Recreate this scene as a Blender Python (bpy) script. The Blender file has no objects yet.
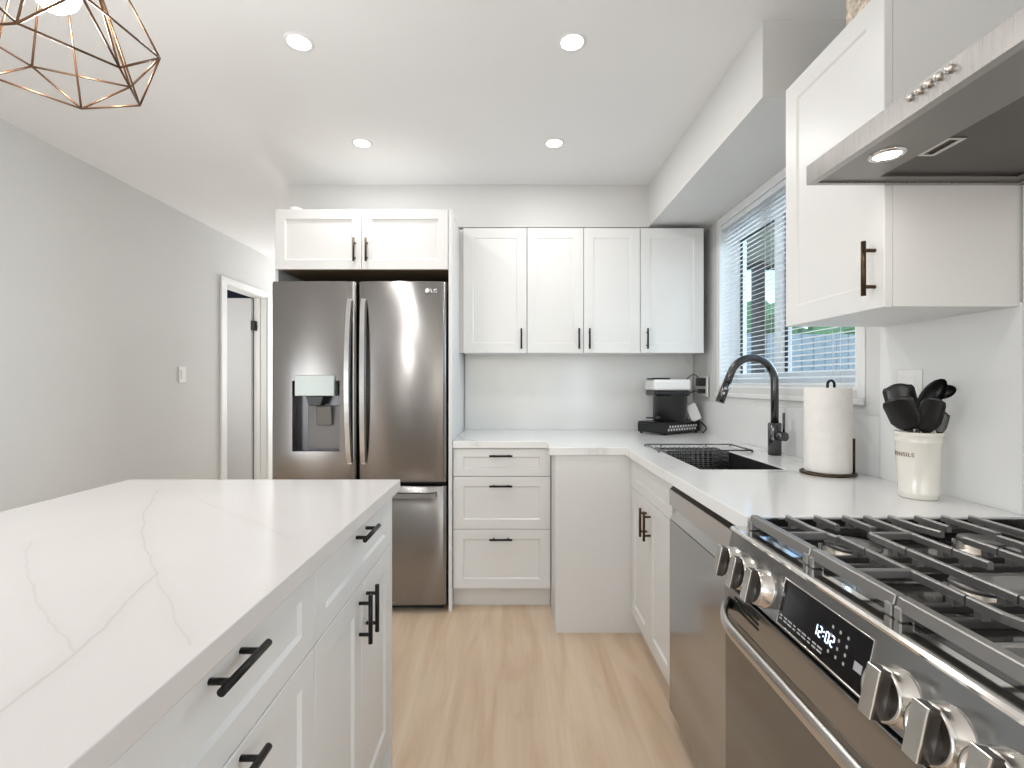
import bpy, bmesh, math, random
from mathutils import Vector, Matrix

PI = math.pi
scene = bpy.context.scene
C = scene.collection

# ---------------------------------------------------------------- camera
cam_d = bpy.data.cameras.new('camera')
cam = bpy.data.objects.new('camera', cam_d)
C.objects.link(cam)
cam.location = (0, 0, 1.21)
cam.rotation_euler = (PI / 2, 0, 0)
cam_d.sensor_width = 36.0
cam_d.lens = 482 / 1024 * 36
cam_d.shift_y = -1 / 1024
cam_d.clip_start = 0.02
scene.camera = cam

# ---------------------------------------------------------------- world
world = bpy.data.worlds.new('sky')
scene.world = world
world.use_nodes = True
wn = world.node_tree.nodes
wl = world.node_tree.links
bg = wn['Background']
sky = wn.new('ShaderNodeTexSky')
sky.sky_type = 'NISHITA'
sky.sun_disc = False
sky.sun_elevation = math.radians(48)
sky.sun_rotation = math.radians(200)
sky.air_density = 1.0
sky.dust_density = 1.5
wl.new(sky.outputs['Color'], bg.inputs['Color'])
bg.inputs['Strength'].default_value = 0.40

# ---------------------------------------------------------------- exposure
vs = scene.view_settings
vs.view_transform = 'Standard'
vs.look = 'None'
vs.exposure = 0.12
vs.gamma = 1.0
vs.use_curve_mapping = False


def area_light(name, loc, direction, sx, sy, power, colour=(1, 1, 1), shape='RECTANGLE', spread=PI):
    d = bpy.data.lights.new(name, 'AREA')
    d.shape = shape
    d.size = sx
    d.size_y = sy
    d.energy = power
    d.color = colour
    d.spread = spread
    o = bpy.data.objects.new(name, d)
    C.objects.link(o)
    o.location = loc
    o.rotation_euler = Vector(direction).to_track_quat('-Z', 'Y').to_euler()
    return o


# daylight at the left and kitchen openings, plus panels added as fill
area_light('rear_fill', (-0.10, -2.95, 1.12), (0, 1, 0), 1.7, 1.9, 4, (1.0, 0.98, 0.96))  # added fill behind the camera; the rear door is only assumed
area_light('rear_streak_strip', (-1.925, -2.95, 1.10), (0, 1, 0), 0.05, 2.0, 0.65, (1.0, 0.96, 0.90))  # unseen strip added to mirror a bright streak in the fridge door
area_light('rear_streak_strip', (-1.80, -2.95, 1.10), (0, 1, 0), 0.035, 2.0, 0.45, (1.0, 0.96, 0.90))  # second added strip, for the narrower streak beside it
area_light('daylight_left_door', (-2.33, -0.72, 1.08), (1, 0, 0), 2.0, 0.95, 27, (0.89, 0.945, 1.0))
area_light('right_rear_fill', (1.15, -1.7, 1.5), (-1, 0.1, 0.1), 1.8, 1.4, 40, (0.88, 0.95, 1.0))  # added fill for left wall and island; no window in this wall
area_light('daylight_kitchen_window', (2.25, 2.62, 1.78), (-1, -0.05, -0.1), 1.0, 1.2, 40, (0.84, 0.92, 1.0))
area_light('hallway_fill', (-1.85, 6.0, 1.5), (0, -1, 0.1), 0.8, 1.4, 34, (0.97, 0.985, 1.0))  # panel added in the unseen hall to brighten the left wall
area_light('bedroom_fill', (-3.1, 3.4, 1.5), (0, 1, 0), 1.0, 1.2, 10, (1.0, 0.98, 0.95))  # panel added beyond the doorway to brighten the open door slab

# ---------------------------------------------------------------- materials
def mat(name, col, rough=0.5, metal=0.0, spec=0.5, emit=None, estr=0.0, coat=0.0, trans=0.0, alpha=1.0):
    m = bpy.data.materials.new(name)
    m.use_nodes = True
    b = m.node_tree.nodes['Principled BSDF']
    b.inputs['Base Color'].default_value = (*col, 1)
    b.inputs['Roughness'].default_value = rough
    b.inputs['Metallic'].default_value = metal
    b.inputs['Specular IOR Level'].default_value = spec
    b.inputs['Coat Weight'].default_value = coat
    b.inputs['Coat Roughness'].default_value = 0.05
    b.inputs['Transmission Weight'].default_value = trans
    b.inputs['Alpha'].default_value = alpha
    if emit:
        b.inputs['Emission Color'].default_value = (*emit, 1)
        b.inputs['Emission Strength'].default_value = estr
    return m


def tex_coord(nt):
    return nt.nodes.new('ShaderNodeTexCoord').outputs['Object']


def mapping(nt, src, scale=(1, 1, 1), rot=(0, 0, 0), loc=(0, 0, 0)):
    n = nt.nodes.new('ShaderNodeMapping')
    nt.links.new(src, n.inputs['Vector'])
    n.inputs['Scale'].default_value = scale
    n.inputs['Rotation'].default_value = rot
    n.inputs['Location'].default_value = loc
    return n.outputs['Vector']


def noise(nt, vec, scale, detail=4, rough=0.55, dist=0.0):
    n = nt.nodes.new('ShaderNodeTexNoise')
    nt.links.new(vec, n.inputs['Vector'])
    n.inputs['Scale'].default_value = scale
    n.inputs['Detail'].default_value = detail
    n.inputs['Roughness'].default_value = rough
    n.inputs['Distortion'].default_value = dist
    return n


def ramp(nt, fac, stops):
    r = nt.nodes.new('ShaderNodeValToRGB')
    nt.links.new(fac, r.inputs['Fac'])
    el = r.color_ramp.elements
    while len(el) < len(stops):
        el.new(0.5)
    for e, (p, c) in zip(el, stops):
        e.position = p
        e.color = (*c, 1)
    return r.outputs['Color']


def mixc(nt, fac, a, b, mode='MIX'):
    m = nt.nodes.new('ShaderNodeMix')
    m.data_type = 'RGBA'
    m.blend_type = mode
    for s, v in ((m.inputs['Factor'], fac), (m.inputs[6], a), (m.inputs[7], b)):
        if hasattr(v, 'is_linked'):
            nt.links.new(v, s)
        elif isinstance(v, tuple):
            s.default_value = (*v, 1)
        else:
            s.default_value = v
    return m.outputs[2]


def bump(nt, height, strength, dist=0.01):
    b = nt.nodes.new('ShaderNodeBump')
    b.inputs['Strength'].default_value = strength
    b.inputs['Distance'].default_value = dist
    nt.links.new(height, b.inputs['Height'])
    nt.links.new(b.outputs['Normal'], nt.nodes['Principled BSDF'].inputs['Normal'])


def paint(name, col, rough, amount=0.03, scale=2.0, spec=0.4, bmp=0.02, bscale=300):
    m = mat(name, col, rough, spec=spec)
    nt = m.node_tree
    tc = tex_coord(nt)
    n = noise(nt, tc, scale, 2)
    lo = tuple(c * (1 - amount) for c in col)
    hi = tuple(min(1, c * (1 + amount)) for c in col)
    nt.links.new(ramp(nt, n.outputs['Fac'], [(0.35, lo), (0.65, hi)]), nt.nodes['Principled BSDF'].inputs['Base Color'])
    if bmp:
        bump(nt, noise(nt, tc, bscale, 2).outputs['Fac'], bmp, 0.002)
    return m


def quartz(name, base, vein, seed=0.0, scale=1.3, width=0.010, rough=0.12, strength=1.0):
    m = mat(name, base, rough, spec=0.5)
    nt = m.node_tree
    tc = tex_coord(nt)
    v = mapping(nt, tc, rot=(0.5, 0.3, 0.62), loc=(seed, seed * 0.37, seed * 0.71))
    warp = noise(nt, v, 2.2, 5, 0.6)
    add = nt.nodes.new('ShaderNodeMixRGB')
    add.blend_type = 'LINEAR_LIGHT'
    add.inputs['Fac'].default_value = 0.16
    nt.links.new(v, add.inputs['Color1'])
    nt.links.new(warp.outputs['Color'], add.inputs['Color2'])
    vo = nt.nodes.new('ShaderNodeTexVoronoi')
    vo.feature = 'DISTANCE_TO_EDGE'
    vo.inputs['Scale'].default_value = scale
    nt.links.new(add.outputs['Color'], vo.inputs['Vector'])
    line = ramp(nt, vo.outputs['Distance'], [(0.0, (1, 1, 1)), (width, (0.35, 0.35, 0.35)), (width * 3.0, (0, 0, 0))])
    fade = ramp(nt, noise(nt, v, 1.7, 2).outputs['Fac'], [(0.42, (0, 0, 0)), (0.62, (strength,) * 3)])
    f = mixc(nt, 1.0, line, fade, 'MULTIPLY')
    cloud = ramp(nt, noise(nt, v, 3.0, 3).outputs['Fac'], [(0.3, tuple(c * 0.97 for c in base)), (0.7, base)])
    nt.links.new(mixc(nt, f, cloud, vein), nt.nodes['Principled BSDF'].inputs['Base Color'])
    return m


def veined_slab(name, base, vein, veins, rough):
    """quartz with soft clouds and a few wandering veins laid out along given paths on the slab"""
    m = mat(name, base, rough)
    nt = m.node_tree
    geo = nt.nodes.new('ShaderNodeNewGeometry').outputs['Position']
    w1 = noise(nt, geo, 5.0, 5, 0.6)
    ofs = nt.nodes.new('ShaderNodeVectorMath')
    ofs.operation = 'MULTIPLY_ADD'
    nt.links.new(w1.outputs['Color'], ofs.inputs[0])
    ofs.inputs[1].default_value = (0.04, 0.04, 0)
    nt.links.new(geo, ofs.inputs[2])
    o2 = nt.nodes.new('ShaderNodeVectorMath')
    o2.operation = 'MULTIPLY_ADD'
    nt.links.new(ofs.outputs[0], o2.inputs[0])
    o2.inputs[1].default_value = (1, 1, 0)
    o2.inputs[2].default_value = (-0.02, -0.02, 0)
    p = o2.outputs[0]
    def vm(op, a, b_=None, out=0):
        n = nt.nodes.new('ShaderNodeVectorMath')
        n.operation = op
        for k, v in enumerate((a, b_)):
            if v is None:
                continue
            if isinstance(v, tuple):
                n.inputs[k].default_value = v
            else:
                nt.links.new(v, n.inputs[k])
        return n
    def ma(op, a, b_, clamp=False):
        n = nt.nodes.new('ShaderNodeMath')
        n.operation = op
        n.use_clamp = clamp
        for k, v in enumerate((a, b_)):
            if isinstance(v, (int, float)):
                n.inputs[k].default_value = v
            else:
                nt.links.new(v, n.inputs[k])
        return n.outputs[0]
    total = None
    for path, wid, stren in veins:
        dist = None
        for a, c in zip(path[:-1], path[1:]):
            ba = (c[0] - a[0], c[1] - a[1], 0)
            bb = ba[0] ** 2 + ba[1] ** 2
            pa = vm('SUBTRACT', p, (a[0], a[1], 0)).outputs[0]
            h = ma('MULTIPLY', vm('DOT_PRODUCT', pa, ba).outputs['Value'], 1 / bb, True)
            sc = vm('SCALE', ba)
            nt.links.new(h, sc.inputs['Scale'])
            d = vm('LENGTH', vm('SUBTRACT', pa, sc.outputs[0]).outputs[0]).outputs['Value']
            dist = d if dist is None else ma('MINIMUM', dist, d)
        core = ma('SUBTRACT', 1.0, ma('DIVIDE', dist, wid), True)
        halo = ma('MULTIPLY', ma('SUBTRACT', 1.0, ma('DIVIDE', dist, wid * 7), True), 0.22)
        f = ma('MULTIPLY', ma('MAXIMUM', core, halo), stren)
        total = f if total is None else ma('MAXIMUM', total, f)
    var = ma('MULTIPLY_ADD', noise(nt, geo, 14, 3).outputs['Fac'], 1.6)
    f = ma('MULTIPLY', ma('MULTIPLY', total, var), 0.30, True)
    cloud = ramp(nt, noise(nt, geo, 3.0, 3).outputs['Fac'], [(0.3, tuple(c * 0.97 for c in base)), (0.7, base)])
    nt.links.new(mixc(nt, f, cloud, vein), nt.nodes['Principled BSDF'].inputs['Base Color'])
    return m


def oak_floor(name):
    m = mat(name, (0.6, 0.45, 0.3), 0.38, spec=0.4)
    nt = m.node_tree
    tc = tex_coord(nt)
    # planks run away from the stove towards the fridge (along y)
    v = mapping(nt, tc, rot=(0, 0, PI / 2), loc=(0.07, 0.05, 0))
    br = nt.nodes.new('ShaderNodeTexBrick')
    nt.links.new(v, br.inputs['Vector'])
    br.inputs['Color1'].default_value = (0.38, 0.38, 0.38, 1)
    br.inputs['Color2'].default_value = (0.62, 0.62, 0.62, 1)
    br.inputs['Mortar'].default_value = (0.40, 0.40, 0.40, 1)
    br.inputs['Scale'].default_value = 1.0
    br.inputs['Mortar Size'].default_value = 0.0010
    br.inputs['Mortar Smooth'].default_value = 0.4
    br.inputs['Brick Width'].default_value = 1.22
    br.inputs['Row Height'].default_value = 0.182
    br.offset = 0.37
    g = noise(nt, mapping(nt, tc, scale=(7, 0.8, 1)), 1.5, 5, 0.55, 0.8)
    streak = noise(nt, mapping(nt, tc, scale=(45, 1.6, 1)), 1.5, 4, 0.6)
    knots = noise(nt, mapping(nt, tc, scale=(6, 1.5, 1)), 1.6, 3, 0.5, 1.2)
    c1 = ramp(nt, g.outputs['Fac'], [(0.28, (0.57, 0.40, 0.255)), (0.5, (0.68, 0.525, 0.385)), (0.72, (0.74, 0.605, 0.47))])
    c2 = mixc(nt, 0.16, c1, ramp(nt, streak.outputs['Fac'], [(0.3, (0.47, 0.33, 0.21)), (0.7, (0.72, 0.58, 0.43))]))
    c3 = mixc(nt, 0.30, c2, br.outputs['Color'], 'SOFT_LIGHT')
    kf = ramp(nt, knots.outputs['Fac'], [(0.62, (0, 0, 0)), (0.80, (0.42, 0.42, 0.42))])
    c4 = mixc(nt, kf, c3, (0.45, 0.285, 0.16))
    nt.links.new(c4, nt.nodes['Principled BSDF'].inputs['Base Color'])
    bump(nt, streak.outputs['Fac'], 0.04, 0.002)
    return m


def brushed(name, col, rough, axis='z', amt=0.06, aniso=0.0):
    m = mat(name, col, rough, metal=1.0)
    nt = m.node_tree
    tc = tex_coord(nt)
    sc = {'z': (900, 900, 6), 'x': (6, 900, 900), 'y': (900, 8, 900)}[axis]
    n = noise(nt, mapping(nt, tc, scale=sc), 2.0, 3, 0.6)
    p = nt.nodes['Principled BSDF']
    nt.links.new(ramp(nt, n.outputs['Fac'], [(0.3, (rough - amt * 0.5,) * 3), (0.7, (rough + amt * 0.5,) * 3)]), p.inputs['Roughness'])
    if aniso:
        tg = nt.nodes.new('ShaderNodeTangent')
        tg.direction_type = 'RADIAL'
        tg.axis = 'Z'
        nt.links.new(tg.outputs[0], p.inputs['Tangent'])
        p.inputs['Anisotropic'].default_value = aniso
        p.inputs['Anisotropic Rotation'].default_value = 0.25
    return m


M = {}
M['wall'] = paint('wall_paint_light_grey', (0.70, 0.695, 0.68), 0.75, 0.01)
M['ceiling'] = paint('ceiling_paint_white', (0.87, 0.87, 0.865), 0.8, 0.008)
M['white'] = paint('cabinet_satin_white', (0.77, 0.765, 0.75), 0.34, 0.008, bmp=0.0)
M['trim'] = paint('trim_gloss_white', (0.84, 0.84, 0.83), 0.3, 0.005, bmp=0.0)
M['toe'] = paint('toe_kick_white', (0.76, 0.73, 0.69), 0.45, 0.01, bmp=0.0)
M['quartz'] = quartz('quartz_white', (0.85, 0.845, 0.83), (0.60, 0.58, 0.55), 3.1, 0.9, 0.008)
M['quartz_island'] = veined_slab('quartz_island_veined', (0.70, 0.665, 0.64), (0.38, 0.34, 0.31), [([(-0.4679, 0.3942), (-0.4827, 0.4544), (-0.5022, 0.5534), (-0.5746, 0.7811)], 0.0042, 0.9), ([(-0.5746, 0.7811), (-0.7571, 0.983), (-0.8771, 1.1583), (-1.0256, 1.3964)], 0.0036, 0.75), ([(-0.5746, 0.7811), (-0.4684, 0.6597), (-0.3832, 0.571)], 0.003, 0.6), ([(-0.5022, 0.5534), (-0.5652, 0.6001), (-0.6689, 0.6792), (-0.7904, 0.7823), (-0.9437, 0.9457)], 0.0032, 0.6), ([(-0.8267, 1.2771), (-0.5962, 1.0907), (-0.4332, 0.9578)], 0.003, 0.5)], 0.16)
M['quartz_splash'] = quartz('quartz_backsplash', (0.83, 0.83, 0.82), (0.68, 0.67, 0.65), 1.3, 0.8, 0.008, 0.16, 0.8)
M['floor'] = oak_floor('oak_planks')
M['black_metal'] = mat('black_metal', (0.018, 0.017, 0.017), 0.35, 0.6)
M['bronze_metal'] = mat('dark_bronze_metal', (0.075, 0.045, 0.025), 0.35, 0.85)
M['steel'] = brushed('stainless_steel', (0.60, 0.575, 0.55), 0.24)
M['fridge'] = brushed('fridge_stainless', (0.31, 0.298, 0.29), 0.25, 'z', 0.03, 0.95)
M['fridge_handle'] = brushed('fridge_handle_steel', (0.52, 0.51, 0.50), 0.2, 'z', 0.03, 0.5)
M['dark_steel'] = brushed('dark_stainless', (0.42, 0.428, 0.435), 0.13, 'z', 0.03)
M['panel_steel'] = brushed('range_panel_steel', (0.375, 0.38, 0.385), 0.22, 'y', 0.04)
M['chrome'] = mat('polished_steel', (0.75, 0.73, 0.70), 0.10, 1.0)
M['knob_steel'] = brushed('knob_steel', (0.68, 0.65, 0.61), 0.22, 'y', 0.05)
M['knob_dark'] = mat('knob_dark_side', (0.09, 0.08, 0.075), 0.3, 0.8)
M['black_gloss'] = mat('black_gloss', (0.006, 0.006, 0.007), 0.06, 0.0)
M['black_plastic'] = mat('black_plastic', (0.012, 0.012, 0.013), 0.32)
M['black_nylon'] = mat('black_nylon', (0.013, 0.012, 0.012), 0.28)
M['void'] = mat('dark_gap', (0.008, 0.008, 0.008), 0.7)
M['oven_glass'] = mat('oven_door_dark_glass', (0.225, 0.225, 0.225), 0.07, 0.9)
M['cook_top'] = mat('cooktop_enamel', (0.035, 0.033, 0.032), 0.12, 0.3, coat=0.5)
M['grate'] = mat('cast_iron_grey', (0.30, 0.29, 0.28), 0.36, 0.75)
M['grate_low'] = mat('cast_iron_dark', (0.05, 0.047, 0.045), 0.5)
M['burner_cap'] = mat('burner_cap', (0.22, 0.21, 0.205), 0.30, 0.55)
M['burner_base'] = mat('burner_base_aluminium', (0.66, 0.60, 0.53), 0.35, 0.8)
M['sink'] = mat('sink_black_composite', (0.012, 0.012, 0.012), 0.45)
M['wire'] = mat('rack_dark_wire', (0.16, 0.16, 0.16), 0.28, 0.8)
M['faucet'] = mat('faucet_gunmetal', (0.10, 0.098, 0.10), 0.24, 0.9)
M['paper'] = paint('paper_towel', (0.84, 0.81, 0.77), 0.9, 0.02, 30, 0.2, 0.12, 160)
M['cream'] = mat('glazed_cream_ceramic', (0.80, 0.76, 0.69), 0.14, coat=0.3)
M['letter'] = mat('letter_brown', (0.16, 0.09, 0.05), 0.5)
M['vinyl'] = mat('window_vinyl_white', (0.86, 0.88, 0.90), 0.35)
M['slat'] = mat('blind_slat_white', (0.78, 0.80, 0.82), 0.4)
M['plastic_white'] = mat('plastic_white', (0.86, 0.85, 0.83), 0.3)
M['silver_print'] = mat('silver_print', (0.80, 0.80, 0.80), 0.3, 0.6)
M['grey_print'] = mat('grey_print', (0.42, 0.42, 0.43), 0.5)
M['led'] = mat('led_digits', (0.5, 0.6, 0.8), 0.5, emit=(0.65, 0.82, 1.0), estr=2.2)
M['lamp'] = mat('lamp_diffuser', (1, 1, 1), 0.5, emit=(1.0, 0.96, 0.90), estr=7.0)
M['bulb'] = mat('bulb_glow', (1, 0.9, 0.75), 0.3, emit=(1.0, 0.86, 0.68), estr=1.6)
M['copper'] = mat('cage_bronze_wire', (0.13, 0.068, 0.036), 0.35, 0.8)
M['hood_steel'] = brushed('hood_front_steel', (0.37, 0.355, 0.34), 0.28)
M['filter'] = mat('hood_filter_mesh', (0.10, 0.095, 0.09), 0.4, 0.8)
M['hood_under'] = brushed('hood_underside_steel', (0.25, 0.24, 0.23), 0.32)
M['wicker'] = paint('woven_cream_basket', (0.62, 0.54, 0.44), 0.8, 0.35, 60, 0.2, 0.4, 120)
M['recess_back'] = mat('dispenser_back_steel', (0.20, 0.19, 0.185), 0.5, 0.6)
M['recess'] = mat('dispenser_recess_grey', (0.10, 0.10, 0.105), 0.25, 0.7)
M['dispenser_panel'] = mat('dispenser_touch_panel', (0.36, 0.40, 0.385), 0.22, 0.2)
M['door_paint'] = paint('door_slab_grey_white', (0.70, 0.70, 0.70), 0.45, 0.01, bmp=0)
M['navy'] = paint('navy_wall_paint', (0.035, 0.05, 0.085), 0.7, 0.02)
M['siding'] = paint('neighbour_siding_beige', (0.66, 0.60, 0.50), 0.7, 0.05, 6)
M['fascia'] = mat('neighbour_fascia_brown', (0.05, 0.035, 0.025), 0.6)
M['roof'] = paint('neighbour_roof_shingle', (0.12, 0.11, 0.11), 0.85, 0.2, 25)
M['fence'] = paint('blue_grey_fence', (0.30, 0.36, 0.40), 0.7, 0.06, 8)
M['leaf'] = paint('tree_leaves', (0.10, 0.22, 0.08), 0.7, 0.35, 20)
M['bark'] = paint('tree_bark', (0.13, 0.09, 0.06), 0.9, 0.2, 20)
M['grass'] = paint('lawn', (0.12, 0.20, 0.07), 0.9, 0.3, 30)

# filter mesh pattern
nt = M['filter'].node_tree
ck = nt.nodes.new('ShaderNodeTexChecker')
ck.inputs['Scale'].default_value = 420
nt.links.new(mapping(nt, tex_coord(nt), rot=(0, 0, PI / 4)), ck.inputs['Vector'])
ck.inputs['Color1'].default_value = (0.20, 0.185, 0.17, 1)
ck.inputs['Color2'].default_value = (0.035, 0.033, 0.03, 1)
nt.links.new(ck.outputs['Color'], nt.nodes['Principled BSDF'].inputs['Base Color'])

gl = bpy.data.materials.new('window_glass')
gl.use_nodes = True
gn = gl.node_tree.nodes
gn.remove(gn['Principled BSDF'])
gt = gn.new('ShaderNodeBsdfTransparent')
gt.inputs['Color'].default_value = (0.90, 0.96, 0.99, 1)
gg = gn.new('ShaderNodeBsdfGlossy')
gg.inputs['Roughness'].default_value = 0.02
gm = gn.new('ShaderNodeMixShader')
gm.inputs['Fac'].default_value = 0.07
gl.node_tree.links.new(gt.outputs[0], gm.inputs[1])
gl.node_tree.links.new(gg.outputs[0], gm.inputs[2])
gl.node_tree.links.new(gm.outputs[0], gn['Material Output'].inputs['Surface'])
M['glass'] = gl


# ---------------------------------------------------------------- mesh helpers
class MB:
    def __init__(self):
        self.bm = bmesh.new()
        self.smooth = False

    def box(self, x0, x1, y0, y1, z0, z1, bev=0.0, seg=1, rot=None):
        m = Matrix.Translation(((x0 + x1) / 2, (y0 + y1) / 2, (z0 + z1) / 2))
        if rot is not None:
            m = m @ rot.to_4x4()
        m = m @ Matrix.Diagonal((abs(x1 - x0), abs(y1 - y0), abs(z1 - z0), 1))
        r = bmesh.ops.create_cube(self.bm, size=1, matrix=m)
        if bev > 0:
            es = list({e for v in r['verts'] for e in v.link_edges})
            bmesh.ops.bevel(self.bm, geom=es, offset=bev, segments=seg, affect='EDGES', profile=0.5)
        return self

    def cyl(self, p0, p1, r0, r1=None, seg=16, caps=True):
        r1 = r0 if r1 is None else r1
        p0 = Vector(p0)
        p1 = Vector(p1)
        d = (p1 - p0).normalized()
        q = d.to_track_quat('Z', 'Y').to_matrix()
        a, b = [], []
        for i in range(seg):
            t = 2 * PI * i / seg
            v = q @ Vector((math.cos(t), math.sin(t), 0))
            a.append(self.bm.verts.new(p0 + v * r0))
            b.append(self.bm.verts.new(p1 + v * r1))
        for i in range(seg):
            f = self.bm.faces.new((a[i], a[(i + 1) % seg], b[(i + 1) % seg], b[i]))
            f.smooth = True
        if caps:
            self.bm.faces.new(list(reversed(a)))
            self.bm.faces.new(b)
        return self

    def tube(self, pts, r, seg=10, closed=False, caps=True):
        pts = [Vector(p) for p in pts]
        n = len(pts)
        rs = r if isinstance(r, (list, tuple)) else [r] * n
        rings = []
        up = None
        for i, p in enumerate(pts):
            if closed:
                t = (pts[(i + 1) % n] - pts[i - 1]).normalized()
            elif i == 0:
                t = (pts[1] - pts[0]).normalized()
            elif i == n - 1:
                t = (pts[-1] - pts[-2]).normalized()
            else:
                t = ((pts[i + 1] - p).normalized() + (p - pts[i - 1]).normalized()).normalized()
            if up is None:
                ref = Vector((0, 0, 1)) if abs(t.z) < 0.9 else Vector((1, 0, 0))
                up = (ref - t * ref.dot(t)).normalized()
            else:
                up = (up - t * up.dot(t)).normalized()
            s = t.cross(up)
            rings.append([self.bm.verts.new(p + (up * math.cos(2 * PI * k / seg) + s * math.sin(2 * PI * k / seg)) * rs[i]) for k in range(seg)])
        m = n if closed else n - 1
        for i in range(m):
            a, b = rings[i], rings[(i + 1) % n]
            for k in range(seg):
                f = self.bm.faces.new((a[k], a[(k + 1) % seg], b[(k + 1) % seg], b[k]))
                f.smooth = True
        if caps and not closed:
            self.bm.faces.new(list(reversed(rings[0])))
            self.bm.faces.new(rings[-1])
        return self

    def lathe(self, prof, c=(0, 0, 0), seg=32, mtx=None):
        c = Vector(c)
        mtx = mtx or Matrix.Identity(3)
        rings = []
        for (r, z) in prof:
            if r < 1e-6:
                rings.append([self.bm.verts.new(c + mtx @ Vector((0, 0, z)))])
            else:
                rings.append([self.bm.verts.new(c + mtx @ Vector((r * math.cos(2 * PI * k / seg), r * math.sin(2 * PI * k / seg), z))) for k in range(seg)])
        for a, b in zip(rings[:-1], rings[1:]):
            for k in range(seg):
                k2 = (k + 1) % seg
                if len(a) == 1 and len(b) > 1:
                    f = self.bm.faces.new((a[0], b[k], b[k2]))
                elif len(b) == 1 and len(a) > 1:
                    f = self.bm.faces.new((a[k], a[k2], b[0]))
                elif len(a) > 1:
                    f = self.bm.faces.new((a[k], a[k2], b[k2], b[k]))
                else:
                    continue
                f.smooth = True
        return self

    def prism(self, poly, axis, a0, a1, bev=0.0, seg=2):
        """poly: 2-D outline in the two remaining axes (in x,y,z order), extruded along axis"""
        def mk(p, a):
            if axis == 'x':
                return Vector((a, p[0], p[1]))
            if axis == 'y':
                return Vector((p[0], a, p[1]))
            return Vector((p[0], p[1], a))
        A = [self.bm.verts.new(mk(p, a0)) for p in poly]
        B = [self.bm.verts.new(mk(p, a1)) for p in poly]
        n = len(poly)
        fs = [self.bm.faces.new((A[i], A[(i + 1) % n], B[(i + 1) % n], B[i])) for i in range(n)]
        fs += [self.bm.faces.new(list(reversed(A))), self.bm.faces.new(B)]
        if bev > 0:
            es = list({e for v in A + B for e in v.link_edges})
            bmesh.ops.bevel(self.bm, geom=es, offset=bev, segments=seg, affect='EDGES', profile=0.5)
        return self

    def quad(self, *pts):
        self.bm.faces.new([self.bm.verts.new(p) for p in pts])
        return self

    def cells(self, xs, ys, keep, z0, z1):
        vt, vb = {}, {}
        def V(d, i, j, z):
            if (i, j) not in d:
                d[(i, j)] = self.bm.verts.new((xs[i], ys[j], z))
            return d[(i, j)]
        nx, ny = len(xs) - 1, len(ys) - 1
        K = lambda i, j: 0 <= i < nx and 0 <= j < ny and keep((xs[i] + xs[i + 1]) / 2, (ys[j] + ys[j + 1]) / 2)
        for i in range(nx):
            for j in range(ny):
                if not K(i, j):
                    continue
                cs = [(i, j), (i + 1, j), (i + 1, j + 1), (i, j + 1)]
                self.bm.faces.new([V(vt, *c, z1) for c in cs])
                self.bm.faces.new([V(vb, *c, z0) for c in reversed(cs)])
                for (di, dj), (a, b) in (((0, -1), (0, 1)), ((1, 0), (1, 2)), ((0, 1), (2, 3)), ((-1, 0), (3, 0))):
                    if not K(i + di, j + dj):
                        A, B = cs[a], cs[b]
                        self.bm.faces.new([V(vb, *A, z0), V(vb, *B, z0), V(vt, *B, z1), V(vt, *A, z1)])
        return self

    def xform(self, mtx):
        self.bm.transform(mtx)
        return self

    def build(self, name, m, parent=None, loc=None):
        bmesh.ops.recalc_face_normals(self.bm, faces=self.bm.faces[:])
        base = wloc(parent) if parent is not None else (Vector(loc) if loc else Vector((0, 0, 0)))
        if base.length > 0:
            self.bm.transform(Matrix.Translation(-base))
        me = bpy.data.meshes.new(name)
        self.bm.to_mesh(me)
        self.bm.free()
        me.materials.append(M[m] if isinstance(m, str) else m)
        o = bpy.data.objects.new(name, me)
        C.objects.link(o)
        if parent is not None:
            o.parent = parent
        elif loc:
            o.location = loc
        return o


def wloc(o):
    v = Vector((0, 0, 0))
    while o is not None:
        v = v + o.location
        o = o.parent
    return v


def thing(name, label, cat, loc, group=None):
    o = bpy.data.objects.new(name, None)
    o.empty_display_size = 0.05
    C.objects.link(o)
    o.location = loc
    return tag(o, label, cat, group)


def tag(o, label, cat, group=None):
    o['label'] = label
    o['category'] = cat
    if group:
        o['group'] = group
    return o


def struct(o, label=None, cat=None):
    o['kind'] = 'structure'
    if label:
        o['label'] = label
        o['category'] = cat
    return o


def part(o, label):
    o['label'] = label
    return o


def dup(root, dx, label):
    r = root.copy()
    C.objects.link(r)
    r.location = root.location + Vector(dx)
    r['label'] = label
    def rec(src, dst):
        for ch in [c for c in bpy.data.objects if c.parent == src]:
            c = ch.copy()
            C.objects.link(c)
            c.parent = dst
            rec(ch, c)
    rec(root, r)
    return r


def shaker(name, o, u, n, w, h, parent, m='white', t=0.019, fw=0.055, rec=0.007, ch=0.006, fwz=None):
    """a framed cabinet front: o = lower corner of the front plane, u = width direction, n = outward normal"""
    o = Vector(o)
    u = Vector(u)
    n = Vector(n)
    up = Vector((0, 0, 1))
    fwz = fwz or fw
    b = MB()
    def ring(du, dz, dn):
        return [b.bm.verts.new(o + u * x + up * z + n * dn) for (x, z) in ((du, dz), (w - du, dz), (w - du, h - dz), (du, h - dz))]
    e = 0.0015
    rings = [ring(0, 0, -t), ring(0, 0, -e), ring(e, e, 0), ring(fw, fwz, 0), ring(fw + ch, fwz + ch, -rec)]
    for a, c in zip(rings[:-1], rings[1:]):
        for i in range(4):
            b.bm.faces.new((a[i], a[(i + 1) % 4], c[(i + 1) % 4], c[i]))
    b.bm.faces.new(rings[-1])
    b.bm.faces.new(list(reversed(rings[0])))
    return b.build(name, m, parent)


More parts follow.
